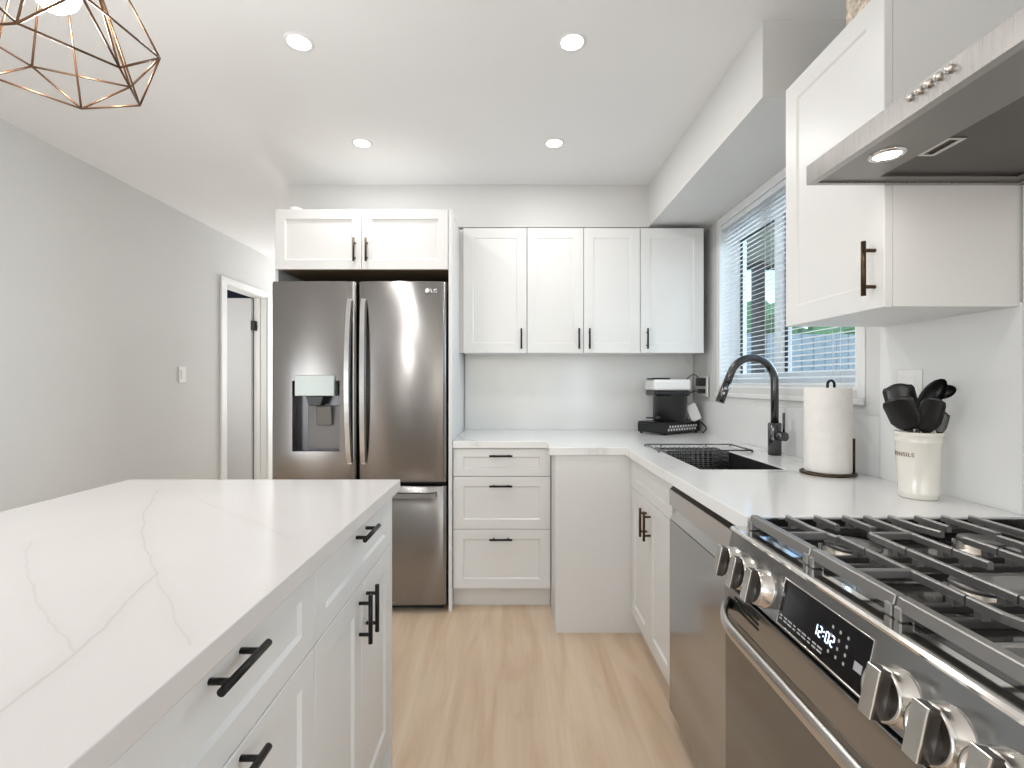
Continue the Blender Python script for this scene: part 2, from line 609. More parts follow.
def bar_handle(parent, centre, along, n, m='black_metal', length=0.122, r=0.0056, off=0.028, postm=0.022):
    c = Vector(centre)
    a = Vector(along)
    n = Vector(n)
    b = MB()
    b.cyl(c + n * off - a * length / 2, c + n * off + a * length / 2, r, seg=14)
    for s in (-1, 1):
        q = c + a * s * (length / 2 - postm)
        b.cyl(q - n * 0.0005, q + n * off, r * 0.8, seg=10)
    return b.build('handle', m, parent)


def text_mesh(body, size, m, mtx, parent, name='lettering', depth=0.0006):
    cu = bpy.data.curves.new('txt', 'FONT')
    cu.body = body
    cu.size = size
    cu.extrude = depth
    cu.align_x = 'CENTER'
    cu.align_y = 'CENTER'
    tmp = bpy.data.objects.new('txt', cu)
    C.objects.link(tmp)
    dg = bpy.context.evaluated_depsgraph_get()
    dg.update()
    me = bpy.data.meshes.new_from_object(tmp.evaluated_get(dg))
    bpy.data.objects.remove(tmp)
    bpy.data.curves.remove(cu)
    me.name = name
    me.transform(mtx)
    me.transform(Matrix.Translation(-wloc(parent)))
    me.materials.clear()
    me.materials.append(M[m])
    o = bpy.data.objects.new(name, me)
    C.objects.link(o)
    o.parent = parent
    return o


def frame_mtx(origin, xdir, ydir):
    x = Vector(xdir).normalized()
    y = Vector(ydir)
    y = (y - x * y.dot(x)).normalized()
    z = x.cross(y)
    m = Matrix((x, y, z)).transposed().to_4x4()
    m.translation = Vector(origin)
    return m


# ================================================================ ROOM SHELL
XL, XR = -2.35, 1.199
YB, YR = 3.198, -3.0
ZC = 2.425
Z_SOF = 2.166
X_SOF = 0.838
Z_CT = 0.90
WX = XR + 0.012                                       # wall plane behind the quartz splash

struct(MB().box(-4.2, 3.2, -3.2, 6.4, -0.1, 0.0).build('floor', 'floor'))
struct(MB().box(XL - 0.12, WX + 0.15, -3.2, 6.4, ZC, ZC + 0.1).build('ceiling', 'ceiling'))

# left wall with an open doorway and (behind the camera) a window
DY0, DY1, DZ = 3.945, 4.625, 2.035
LW0, LW1, LWZ0, LWZ1 = -1.20, -0.24, 0.06, 2.1
b = MB()
yz = [-3.2, LW0, LW1, DY0, DY1, 6.4]
for y0, y1, z0, z1 in ((-3.2, LW0, 0, ZC), (LW0, LW1, 0, LWZ0), (LW0, LW1, LWZ1, ZC), (LW1, DY0, 0, ZC), (DY0, DY1, DZ, ZC), (DY1, 6.4, 0, ZC)):
    b.box(XL - 0.12, XL, y0, y1, z0, z1)
struct(b.build('wall_left', 'wall'))
struct(MB().box(XL, XL + 0.012, -3.0, DY0 - 0.075, 0.0, 0.09, 0.003).build('baseboard_left', 'trim'))

# right wall with the kitchen window
KW0, KW1, KZ0, KZ1 = 1.690, 2.825, 1.185, 2.135
b = MB()
for y0, y1, z0, z1 in ((-3.2, KW0, 0, ZC), (KW0, KW1, 0, KZ0), (KW0, KW1, KZ1, ZC), (KW1, YB + 0.16, 0, ZC)):
    b.box(WX, WX + 0.15, y0, y1, z0, z1)
struct(b.build('wall_right', 'wall'))
struct(MB().box(-1.368, WX, YB + 0.012, YB + 0.16, 0, ZC).build('wall_back', 'wall'))
# unseen rear wall, with openings cut for the added rear panels
b = MB()
for x0, x1, z0, z1 in ((XL, -1.96, 0, ZC), (-1.78, -0.96, 0, ZC), (-1.96, -1.78, 2.12, ZC), (-1.96, -1.78, 0, 0.08), (0.76, WX, 0, ZC), (-0.96, 0.76, 2.1, ZC), (-0.96, 0.76, 0, 0.12)):
    b.box(x0, x1, -3.2, -3.0, z0, z1)
struct(b.build('wall_rear', 'wall'))
struct(MB().box(XL, -1.20, 6.25, 6.4, 0, ZC).build('wall_hall_end', 'wall'))
struct(MB().box(-1.368, -1.25, YB + 0.16, 6.4, 0, ZC).build('wall_hall_side', 'wall'))
# dropped bulkheads above the wall cabinets and the window
struct(MB().box(-1.368, X_SOF, 2.957, YB + 0.012, Z_SOF, ZC).build('wall_bulkhead_back', 'wall'))
struct(MB().box(X_SOF, WX, 1.612, YB + 0.012, Z_SOF, ZC).build('wall_bulkhead_right', 'wall'))

# quartz backsplash
struct(MB().box(-0.312, XR, YB, YB + 0.012, Z_CT, 1.40).build('trim_1', 'quartz_splash'), 'pale quartz backsplash slab under the back wall cabinets', 'backsplash')
b = MB()
b.prism([(1.572, Z_CT), (YB, Z_CT), (YB, 1.10), (1.572, 1.10)], 'x', XR, WX)
struct(b.build('trim_2', 'quartz_splash'), 'low quartz backsplash strip below the kitchen window', 'backsplash')
struct(MB().box(XR, WX, 1.132, 1.570, Z_CT, 1.40).build('trim_3', 'quartz_splash'), 'tall quartz backsplash slab behind the crock', 'backsplash')
struct(MB().box(XR, WX, 0.0, 1.1305, 0.60, 1.674).build('trim_4', 'quartz_splash'), 'quartz slab behind the range', 'backsplash')

# ---- kitchen window
win = bpy.data.objects.new('window_1', None)
C.objects.link(win)
win.location = (WX + 0.13, (KW0 + KW1) / 2, KZ0)
struct(win, 'white framed window over the sink behind white blinds', 'window')
GX = WX + 0.125
b = MB()
ym = 2.375
for y0, y1, z0, z1 in ((KW0, KW1, KZ0, KZ0 + 0.075), (KW0, KW1, KZ1 - 0.10, KZ1), (KW0, KW0 + 0.03, KZ0 + 0.075, KZ1 - 0.10), (KW1 - 0.03, KW1, KZ0 + 0.075, KZ1 - 0.10), (ym - 0.035, ym + 0.035, KZ0 + 0.075, KZ1 - 0.10)):
    b.box(GX - 0.025, GX + 0.025, y0, y1, z0, z1, 0.003)
b.build('window_frame', 'vinyl', win)
for y0, y1 in ((KW0 + 0.03, ym - 0.035), (ym + 0.035, KW1 - 0.03)):
    MB().box(GX - 0.003, GX + 0.003, y0, y1, KZ0 + 0.075, KZ1 - 0.10).build('pane', 'glass', win)
b = MB()
for y0, y1 in ((KW0 + 0.03, ym - 0.035), (ym + 0.035, KW1 - 0.03)):
    b.box(GX - 0.012, GX - 0.004, y1 - 0.014, y1, KZ0 + 0.075, KZ1 - 0.10)
    b.box(GX - 0.012, GX - 0.004, y0, y1 - 0.014, KZ1 - 0.110, KZ1 - 0.10)
part(b.build('sash_gasket', 'black_plastic', win), 'dark sash gasket')
b = MB()
b.box(WX - 0.0, GX - 0.025, KW0 - 0.0, KW0 + 0.012, KZ0 + 0.012, KZ1 - 0.012)
b.box(WX - 0.0, GX - 0.025, KW1 - 0.012, KW1, KZ0 + 0.012, KZ1 - 0.012)
b.box(WX - 0.0, GX - 0.025, KW0, KW1, KZ1 - 0.012, KZ1)
b.box(WX - 0.0, GX - 0.025, KW0, KW1, KZ0, KZ0 + 0.012)
b.build('jamb', 'vinyl', win)
b = MB()
CX = WX - 0.004
b.box(CX, WX, KW0 - 0.04, KW0, KZ0 - 0.03, Z_SOF - 0.001, 0.003)
b.box(CX, WX, KW1, KW1 + 0.02, KZ0 - 0.03, Z_SOF - 0.001, 0.003)
b.box(CX, WX, KW0, KW1, KZ1, Z_SOF - 0.001, 0.003)
b.build('casing', 'trim', win)
MB().box(WX - 0.012, WX + 0.0, KW0 - 0.04, KW1 + 0.03, KZ0 - 0.052, KZ0 - 0.0305, 0.003).build('sill', 'trim', win)

# ---- blind
bl = thing('window_blind', 'white horizontal slat blind hanging in the window over the sink', 'blind', (WX + 0.035, (KW0 + KW1) / 2, KZ0))
by0, by1 = KW0 + 0.016, KW1 - 0.016
BX = WX + 0.022
MB().box(BX - 0.016, BX + 0.018, by0, by1, KZ1 - 0.042, KZ1 - 0.014, 0.002).build('headrail', 'slat', bl)
b = MB()
z = KZ1 - 0.055
ang = math.radians(17)
while z > KZ0 + 0.034:
    pts = []
    for s in (-1, -0.5, 0, 0.5, 1):
        pts.append((BX + s * 0.0125 * math.cos(ang), z + s * 0.0125 * math.sin(ang) + (1 - s * s) * 0.0018))
    lo = [(p[0], p[1] - 0.0007) for p in reversed(pts)]
    pr = pts + lo
    A = [b.bm.verts.new((p[0], by0, p[1])) for p in pr]
    B = [b.bm.verts.new((p[0], by1, p[1])) for p in pr]
    n = len(pr)
    for i in range(n):
        b.bm.faces.new((A[i], A[(i + 1) % n], B[(i + 1) % n], B[i]))
    b.bm.faces.new(list(reversed(A)))
    b.bm.faces.new(B)
    z -= 0.0235
b.build('slat', 'slat', bl)
MB().box(BX - 0.013, BX + 0.013, by0, by1, KZ0 + 0.013, KZ0 + 0.026, 0.003).build('bottom_rail', 'slat', bl)
for yy in (KW0 + 0.14, 2.32, KW1 - 0.14):
    b = MB()
    for dx in (-0.0145, 0.0145):
        b.cyl((BX + dx, yy, KZ0 + 0.026), (BX + dx, yy, KZ1 - 0.03), 0.0011, seg=6)
    b.build('ladder_cord', 'slat', bl)

# ---- doorway in the left wall
dr = bpy.data.objects.new('door_1', None)
C.objects.link(dr)
dr.location = (XL, (DY0 + DY1) / 2, 0)
struct(dr, 'open white interior door in the left wall past the fridge', 'door')
b = MB()
b.box(XL, XL + 0.016, DY0 - 0.07, DY0 + 0.006, 0, DZ - 0.007, 0.002)
b.box(XL, XL + 0.016, DY1 - 0.006, DY1 + 0.07, 0, DZ - 0.007, 0.002)
b.box(XL, XL + 0.016, DY0 - 0.07, DY1 + 0.07, DZ - 0.006, DZ + 0.042, 0.002)
b.build('casing', 'trim', dr)
b = MB()
b.box(XL - 0.12, XL, DY0, DY0 + 0.015, 0, DZ)
b.box(XL - 0.12, XL, DY1 - 0.015, DY1, 0, DZ)
b.box(XL - 0.12, XL, DY0 + 0.015, DY1 - 0.015, DZ - 0.015, DZ)
b.box(XL - 0.075, XL - 0.055, DY1 - 0.028, DY1 - 0.015, 0, DZ - 0.015)
b.build('jamb', 'trim', dr)
MB().box(XL - 0.80, XL - 0.125, DY1 - 0.055, DY1 - 0.02, 0.01, DZ - 0.02, 0.002).build('door_slab', 'door_paint', dr)
part(MB().box(XL - 0.128, XL - 0.088, DY1 - 0.0585, DY1 - 0.0145, 1.71, 1.80, 0.002).build('hinge', 'black_metal', dr), 'black hinge')
# the room seen past that door
struct(MB().box(-4.0, -3.9, 3.2, 5.4, 0, ZC).build('wall_bedroom_far', 'navy'))
struct(MB().box(-3.9, XL - 0.12, 5.3, 5.4, 0, ZC).build('wall_bedroom_end', 'navy'))
struct(MB().box(-3.9, XL - 0.12, 3.2, 3.3, 0, ZC).build('wall_bedroom_near', 'wall'))
struct(MB().box(-4.0, XL - 0.12, 3.2, 5.4, ZC, ZC + 0.1).build('ceiling_bedroom', 'ceiling'))

# ---- switch on the left wall
t = thing('light_switch', 'white light switch plate on the bare left wall', 'light switch', (XL, 3.432, 1.27))
MB().box(XL, XL + 0.007, 3.395, 3.468, 1.212, 1.330, 0.003).build('switch_plate', 'plastic_white', t)
MB().box(XL + 0.006, XL + 0.011, 3.415, 3.448, 1.238, 1.304, 0.002).build('rocker', 'plastic_white', t)

# ---- ceiling downlights
LED = (1.0, 0.985, 0.965)
def downlight(x, y, label):
    t = thing('ceiling_downlight', label, 'ceiling light', (x, y, ZC), 'recessed downlights in the kitchen ceiling')
    MB().lathe([(0.038, -0.001), (0.041, -0.004), (0.050, -0.003), (0.052, 0.0)], (x, y, ZC), 32).build('trim_ring', 'trim', t)
    part(MB().lathe([(0.0, -0.003), (0.039, -0.003)], (x, y, ZC), 32).build('lens', 'lamp', t), 'glowing lens')
    d = bpy.data.lights.new('downlight_beam', 'AREA')
    d.shape = 'DISK'
    d.size = 0.075
    d.energy = 3.3
    d.color = LED
    o = bpy.data.objects.new('downlight_beam', d)
    C.objects.link(o)
    o.parent = t
    o.location = (0, 0, -0.006)
    return t
downlight(-0.759, 1.717, 'round recessed ceiling light nearest the bronze cage pendant')
downlight(0.214, 1.717, 'round recessed ceiling light, near right of the four, toward the range hood')
downlight(-0.759, 2.44, 'round recessed ceiling light in front of the fridge cabinet, far left of the four')
downlight(0.214, 2.44, 'round recessed ceiling light in front of the back wall cabinets, far right')

# ================================================================ KITCHEN RUN, BACK WALL
NX, NY = (-1, 0, 0), (0, -1, 0)
PX = (1, 0, 0)
PY = (0, 1, 0)
PZ = (0, 0, 1)
BKZ = 0.862                                             # underside of the counters

# ---- refrigerator
FX0, FX1, FY, FM = -1.263, -0.346, 2.52, -0.812
fr = thing('refrigerator', 'stainless french door refrigerator with water dispenser', 'refrigerator', ((FX0 + FX1) / 2, 2.85, 0))
MB().box(FX0 + 0.004, FX1 - 0.004, FY + 0.075, 3.18, 0.03, 1.735, 0.004).build('body', 'void', fr)
for x in (FX0 + 0.05, FX1 - 0.05):
    MB().cyl((x, FY + 0.10, 0.0), (x, FY + 0.10, 0.035), 0.022, seg=12).build('foot', 'black_plastic', fr)
part(MB().box(FX0 + 0.02, FX1 - 0.02, FY + 0.05, FY + 0.07, 0.012, 0.06).build('toe_grille', 'void', fr), 'dark grille under the freezer')
for x in (FX0 + 0.06, FX1 - 0.06):
    MB().box(x - 0.04, x + 0.04, FY + 0.08, FY + 0.19, 1.7355, 1.75, 0.004).build('hinge_cover', 'black_plastic', fr)


def curved_door(x0, x1, z0, z1, hole=None, edge=0.02, depth=0.07, bow=0.006):
    """front face slightly bowed with rounded vertical edges; optional rectangular recess"""
    b = MB()
    xs = set()
    for k in range(7):
        a = PI / 2 * k / 6
        xs.add(round(edge * (1 - math.sin(a)) if False else edge * (1 - math.cos(a)), 6))
    xs = sorted(xs)
    w = x1 - x0
    allx = [x0 + q for q in xs] + [x0 + edge + (w - 2 * edge) * k / 10 for k in range(1, 10)] + [x1 - q for q in reversed(xs)]
    if hole:
        allx += [hole[0], hole[1]]
    allx = sorted(set(round(v, 5) for v in allx))
    def yf(x):
        e = min(x - x0, x1 - x)
        yy = 0.0
        if e < edge:
            yy = 0.020 * (1 - math.sqrt(max(0.0, 1 - (1 - e / edge) ** 2)))
        t = (x - (x0 + x1) / 2) / (w / 2)
        return FY + yy + bow * t * t
    zs = [z0, z0 + 0.004, z1 - 0.004, z1]
    if hole:
        zs += [hole[2], hole[3]]
    zs = sorted(zs)
    dz = {zs[0]: 0.004, zs[-1]: 0.004}
    vv = {}
    for i, x in enumerate(allx):
        for j, zz in enumerate(zs):
            vv[i, j] = b.bm.verts.new((x, yf(x) + dz.get(zz, 0), zz))
    for i in range(len(allx) - 1):
        for j in range(len(zs) - 1):
            cx = (allx[i] + allx[i + 1]) / 2
            cz = (zs[j] + zs[j + 1]) / 2
            if hole and hole[0] < cx < hole[1] and hole[2] < cz < hole[3]:
                continue
            f = b.bm.faces.new((vv[i, j], vv[i + 1, j], vv[i + 1, j + 1], vv[i, j + 1]))
            f.smooth = 0 < j < len(zs) - 2
    yb = FY + depth
    n = len(allx) - 1
    mz = len(zs) - 1
    loop = [vv[i, 0] for i in range(n + 1)] + [vv[n, j] for j in range(1, mz + 1)] + [vv[i, mz] for i in range(n - 1, -1, -1)] + [vv[0, j] for j in range(mz - 1, 0, -1)]
    back = [b.bm.verts.new((v.co.x, yb, v.co.z)) for v in loop]
    k = len(loop)
    for i in range(k):
        b.bm.faces.new((loop[i], loop[(i + 1) % k], back[(i + 1) % k], back[i]))
    return b


hx0, hx1, hz0, hz1 = -1.150, -0.902, 0.852, 1.222
fd_l = curved_door(FX0, FM - 0.0035, 0.690, 1.743, (hx0, hx1, hz0, hz1)).build('door', 'fridge', fr)
fd_r = curved_door(FM + 0.0035, FX1, 0.690, 1.743).build('door', 'fridge', fr)
fz = curved_door(FX0, FX1, 0.046, 0.668).build('freezer_drawer', 'fridge', fr)
part(fd_l, 'left door holding the water dispenser')

def fridge_handle(x, s, par):
    pts = []
    for k in range(17):
        tt = k / 16
        pts.append((x + s * 0.010 * math.sin(PI * tt), FY - 0.006 - 0.034 * math.sin(PI * tt) ** 0.6, 0.795 + 0.845 * tt))
    b = MB()
    prev = None
    for i, p in enumerate(pts):
        hw = 0.017
        ring = [b.bm.verts.new((p[0] + a, p[1] + c, p[2])) for a, c in ((-hw, 0.004), (-hw * 0.7, -0.006), (hw * 0.7, -0.006), (hw, 0.004), (hw, 0.012), (-hw, 0.012))]
        if prev:
            for q in range(6):
                f = b.bm.faces.new((prev[q], prev[(q + 1) % 6], ring[(q + 1) % 6], ring[q]))
        else:
            b.bm.faces.new(list(reversed(ring)))
        prev = ring
    b.bm.faces.new(prev)
    for zz in (0.80, 1.635):
        b.box(x - 0.014, x + 0.014, FY - 0.006, FY + 0.012, zz - 0.018, zz + 0.018, 0.003)
    return b.build('handle', 'fridge_handle', par)
fridge_handle(FM - 0.036, -0.4, fd_l)
fridge_handle(FM + 0.036, 0.4, fd_r)
b = MB()
pts = [(FX0 + 0.045, FY + 0.02, 0.628), (FX0 + 0.05, FY - 0.022, 0.628), (FX0 + 0.07, FY - 0.036, 0.628), (FX1 - 0.07, FY - 0.036, 0.628), (FX1 - 0.05, FY - 0.022, 0.628), (FX1 - 0.045, FY + 0.02, 0.628)]
prev = None
for p in pts:
    ring = [b.bm.verts.new((p[0], p[1] + a, p[2] + c)) for a, c in ((-0.006, -0.012), (-0.006, 0.012), (0.006, 0.015), (0.006, -0.015))]
    if prev:
        for q in range(4):
            b.bm.faces.new((prev[q], prev[(q + 1) % 4], ring[(q + 1) % 4], ring[q]))
    else:
        b.bm.faces.new(list(reversed(ring)))
    prev = ring
b.bm.faces.new(prev)
b.build('handle', 'fridge_handle', fz)
# dispenser recess
b = MB()
yi = FY + 0.066
b.quad((hx0, yi, hz0), (hx1, yi, hz0), (hx1, yi, hz1), (hx0, yi, hz1))
ff = FY + 0.0045
b.quad((hx0, ff, hz0), (hx0, yi, hz0 + 0.0), (hx0, yi, hz1), (hx0, ff, hz1))
b.quad((hx1, ff, hz0), (hx1, yi, hz0), (hx1, yi, hz1), (hx1, ff, hz1))
b.quad((hx0, ff, hz0), (hx1, ff, hz0), (hx1, yi, hz0), (hx0, yi, hz0))
b.quad((hx0, ff, hz1), (hx1, ff, hz1), (hx1, yi, hz1), (hx0, yi, hz1))
rc = b.build('dispenser_recess', 'recess', fd_l)
MB().box(-1.132, -0.925, FY - 0.012, FY + 0.05, 1.142, 1.250, 0.003).build('dispenser_panel', 'dispenser_panel', fd_l)
MB().box(-1.090, -0.912, FY + 0.056, FY + 0.0655, hz0 + 0.006, 1.09, 0.002).build('dispenser_back', 'recess_back', fd_l)
MB().prism([(-1.078, 1.141), (-0.985, 1.141), (-1.0, 1.092), (-1.063, 1.092)], 'y', FY - 0.002, FY + 0.055, 0.003).build('dispenser_nozzle', 'black_plastic', fd_l)
MB().box(-1.035, -0.955, FY + 0.030, FY + 0.040, 0.985, 1.088, 0.003, rot=Matrix.Rotation(0.16, 3, 'X')).build('dispenser_paddle', 'recess_back', fd_l)
# maker's badge on the right door
bx, bz = -0.443, 1.692
lg = MB()
lg.lathe([(0.0, 0.0012), (0.0115, 0.0012), (0.0125, 0.0)], (bx, FY - 0.0007, bz), 24, Matrix.Rotation(PI / 2, 3, 'X'))
part(lg.build('badge', 'silver_print', fd_r), 'round silver maker badge')
text_mesh('LG', 0.028, 'silver_print', frame_mtx((bx + 0.034, FY + 0.0012, bz), PX, PZ), fd_r, 'badge_lettering', 0.0015)

# ---- cabinet around the fridge
CY = 2.55
fc = thing('fridge_cabinet', 'white two door cabinet bridging over the refrigerator with tall side panels', 'cabinet', (-0.80, 2.9, 0))
MB().box(-1.2515, -0.337, CY + 0.020, YB + 0.010, 1.825, 2.131).build('body', 'white', fc)
part(MB().box(-1.2505, -0.3385, CY + 0.03, YB + 0.008, 1.8215, 1.8245).build('bottom_board', mat('raw_chipboard_brown', (0.26, 0.17, 0.09), 0.6), fc), 'brown unfinished underside')
MB().box(-0.336, -0.318, CY, YB + 0.010, 0.0, 2.131, 0.0015).build('side_panel', 'white', fc)
MB().box(-1.283, -1.2655, CY + 0.06, YB + 0.010, 0.0, 2.131, 0.0015).build('side_panel', 'white', fc)
for x0, hx in ((-1.2525, -0.834), (-0.7945, -0.770)):
    d = shaker('door', (x0, CY, 1.812), PX, NY, 0.4555, 0.317, fc, fw=0.05)
    bar_handle(d, (hx + 0.004, CY, 1.910), PZ, NY, 'bronze_metal')
dome = MB().lathe([(0.040, 0.0), (0.040, 0.012), (0.034, 0.022), (0.018, 0.029), (0.0, 0.031)], (-1.172, 2.615, 2.1315), 28).build('domed_cover', 'plastic_white')
tag(dome, 'small white domed disc lying on top of the fridge cabinet', 'cover')

# ---- drawer base cabinet
DX0, DX1, DY = -0.3160, 0.2095, 2.575
dc = thing('drawer_cabinet', 'white three drawer base cabinet between the fridge and the corner', 'cabinet', (-0.06, 2.9, 0))
MB().box(DX0, DX1 - 0.001, DY + 0.020, YB + 0.010, 0.10, BKZ - 0.001).build('body', 'white', dc)
MB().box(DX0, DX1 - 0.001, DY + 0.055, DY + 0.075, 0.0, 0.10).build('toe_kick', 'toe', dc)
for z0, z1, hz in ((0.712, 0.858, 0.823), (0.430, 0.709, 0.663), (0.113, 0.427, 0.380)):
    d = shaker('drawer', (DX0 + 0.0015, DY, z0), PX, NY, DX1 - DX0 - 0.006, z1 - z0, dc, fw=0.055, fwz=0.05 if z1 - z0 > 0.2 else 0.042)
    bar_handle(d, ((DX0 + DX1) / 2 - 0.006, DY, hz), PX, NY)

# ---- corner panel and sink base
SXF = 0.575
cp = thing('corner_panel', 'plain white full height end panel closing the blind corner', 'panel', (0.4, 2.34, 0))
b = MB()
b.box(0.2105, 0.640, 2.333, 2.353, 0.0, BKZ - 0.001, 0.001)
b.box(0.2105, 0.2285, 2.353, 2.640, 0.0, BKZ - 0.001)
b.build('panel_face', 'white', cp)
sc_ = thing('sink_cabinet', 'white two door base cabinet under the sink', 'cabinet', (0.88, 2.0, 0))
b = MB()
b.box(SXF + 0.020, 0.640, 1.732, 2.330, 0.10, BKZ - 0.001)
b.box(SXF + 0.020, XR, 1.732, 1.750, 0.10, BKZ - 0.001)
b.box(SXF + 0.020, XR, 2.345 + 0.012, 2.375, 0.10, BKZ - 0.001)
b.box(SXF + 0.020, XR, 1.750, 2.345, 0.10, 0.12)
b.build('body', 'white', sc_)
MB().box(SXF + 0.05, SXF + 0.066, 1.732, 2.331, 0.0, 0.10).build('toe_kick', 'toe', sc_)
shaker('drawer_front', (SXF, 2.330, 0.712), (0, -1, 0), NX, 0.598, 0.146, sc_, fw=0.055, fwz=0.042)
for y0, hy in ((2.330, 2.058), (2.030, 2.000)):
    d = shaker('door', (SXF, y0, 0.104), (0, -1, 0), NX, 0.2975, 0.605, sc_, fw=0.055)
    bar_handle(d, (SXF, hy, 0.615), PZ, NX, 'bronze_metal')

# ---- L-shaped counter
SK = (0.677, 0.986, 1.728, 2.340)
ct = MB()
xs = [-0.316, 0.181, 0.544, SK[0], SK[1], XR]
ys = [1.116, SK[2], 2.318, SK[3], 2.564, YB]
def keep(x, y):
    if SK[0] < x < SK[1] and SK[2] < y < SK[3]:
        return False
    if y > 2.564:
        return True
    if x > 0.544:
        return True
    return x > 0.181 and y > 2.318
ct.cells(xs, ys, keep, BKZ, Z_CT)
bmesh.ops.remove_doubles(ct.bm, verts=ct.bm.verts[:], dist=1e-5)
cto = ct.build('countertop', 'quartz')
tag(cto, 'white quartz L-shaped countertop along the back and window walls', 'countertop')
bv = cto.modifiers.new('edge', 'BEVEL')
bv.width = 0.002
bv.segments = 2
bv.limit_method = 'ANGLE'

# ---- sink
sk = thing('sink', 'black rectangular sink sunk in the counter below the window', 'sink', (0.83, 2.03, 0.66))
sx0, sx1, sy0, sy1 = SK[0] + 0.004, SK[1] - 0.004, SK[2] + 0.004, SK[3] - 0.004
b = MB()
zb, zt = 0.665, Z_CT - 0.003
wt = 0.0035
b.box(sx0 - wt, sx1 + wt, sy0 - wt, sy1 + wt, zb - wt, zb)
b.box(sx0 - wt, sx0, sy0 - wt, sy1 + wt, zb, zt)
b.box(sx1, sx1 + wt, sy0 - wt, sy1 + wt, zb, zt)
b.box(sx0, sx1, sy0 - wt, sy0, zb, zt)
b.box(sx0, sx1, sy1, sy1 + wt, zb, zt)
b.build('basin', 'sink', sk)
MB().lathe([(0.0, 0.003), (0.03, 0.003), (0.045, 0.001), (0.045, 0.0)], (0.83, 2.0, zb), 24).build('drain', 'faucet', sk)

# ---- wire rack over the sink
rk = thing('dish_rack', 'black wire dish rack resting across the far end of the sink', 'dish rack', (0.85, 2.2, 0.90))
rx0, rx1, ry0, ry1, rz = 0.654, 1.072, 2.150, 2.366, 0.909
b = MB()
b.tube([(rx0, ry0, rz), (rx1, ry0, rz), (rx1, ry1, rz), (rx0, ry1, rz)], 0.0038, 8, closed=True)
for x, y in ((rx0, ry0), (rx1, ry0), (rx1, ry1), (rx0, ry1)):
    b.cyl((x, y, 0.9005), (x, y, rz), 0.005, seg=8)
b.build('rim', 'wire', rk)
b = MB()
qx0, qx1, qy0, qy1 = 0.692, 0.970, ry0 + 0.012, 2.325
for zz in (0.893, 0.876, 0.858, 0.840, 0.822, 0.804):
    b.tube([(qx0, qy0, zz), (qx1, qy0, zz), (qx1, qy1, zz), (qx0, qy1, zz)], 0.0021, 6, closed=True)
k = 0
for i in range(13):
    x = qx0 + (qx1 - qx0) * i / 12
    b.tube([(x, qy0, 0.905), (x, qy0, 0.803), (x, qy1, 0.803), (x, qy1, 0.905)], 0.0019, 6)
for i in range(1, 9):
    y = qy0 + (qy1 - qy0) * i / 9
    b.tube([(qx0, y, 0.905), (qx0, y, 0.803), (qx1, y, 0.803), (qx1, y, 0.905)], 0.0019, 6)
for x in (qx0 + 0.03, qx1 - 0.03):
    for y, ye in ((qy0, ry0), (qy1, ry1)):
        b.cyl((x, y, 0.905), (x, ye, rz), 0.0025, seg=6)
b.build('basket', 'wire', rk)
b = MB()
for i in range(9):
    y = 1.76 + i * 0.030
    b.cyl((SK[0] - 0.004, y, 0.76), (SK[1] + 0.004, y, 0.76), 0.003, seg=6)
for x in (SK[0] + 0.02, SK[1] - 0.02):
    b.cyl((x, 1.75, 0.7545), (x, 2.01, 0.7545), 0.0025, seg=6)
    for y in (1.76, 2.0):
        b.cyl((x, y, zb), (x, y, 0.757), 0.003, seg=6)
tag(b.build('sink_grid', 'wire'), 'black wire grid standing in the near end of the sink', 'sink grid')

# ---- faucet
fx, fy = 1.131, 2.075
fa = thing('faucet', 'gunmetal pull down kitchen faucet behind the sink', 'faucet', (fx, fy, Z_CT))
b = MB()
b.cyl((fx, fy, Z_CT + 0.0005), (fx, fy, Z_CT + 0.135), 0.0265, seg=28)
b.lathe([(0.0265, 0.135), (0.024, 0.139), (0.0165, 0.140)], (fx, fy, Z_CT), 28)
b.build('faucet_base', 'faucet', fa)
b = MB()
pts = [(fx, fy, Z_CT + 0.135), (fx, fy, Z_CT + 0.29)]
R = 0.103
ux, uy = -0.995, -0.10
for k in range(1, 18):
    a = math.radians(158) * k / 17
    d = R - R * math.cos(a)
    pts.append((fx + ux * d, fy + uy * d, Z_CT + 0.315 + R * math.sin(a)))
lx, ly, lz = pts[-1]
a = math.radians(158)
dx, dz = math.sin(a), math.cos(a)
e1 = (lx + ux * dx * 0.05, ly + uy * dx * 0.05, lz + dz * 0.05)
pts.append(e1)
b.tube(pts, 0.0158, 18)
b.build('spout', 'faucet', fa)
b = MB()
e2 = (e1[0] + ux * dx * 0.085, e1[1] + uy * dx * 0.085, e1[2] + dz * 0.085)
b.cyl(e1, e2, 0.0165, 0.0185, seg=18)
sh = b.build('spray_head', 'faucet', fa)
b = MB()
for f0 in (0.25, 0.5):
    q = Vector(e1).lerp(Vector(e2), f0) + Vector((-0.004, -0.0165, 0))
    b.box(q.x - 0.006, q.x + 0.006, q.y - 0.003, q.y + 0.003, q.z - 0.006, q.z + 0.006, 0.002)
b.build('spray_button', 'steel', sh)
b = MB()
b.cyl((fx, fy - 0.02, Z_CT + 0.085), (fx + 0.010, fy - 0.062, Z_CT + 0.085), 0.019, seg=24)
b.cyl((fx + 0.012, fy - 0.048, Z_CT + 0.095), (fx + 0.012, fy - 0.048, Z_CT + 0.185), 0.0052, seg=12)
b.build('lever', 'faucet', fa)

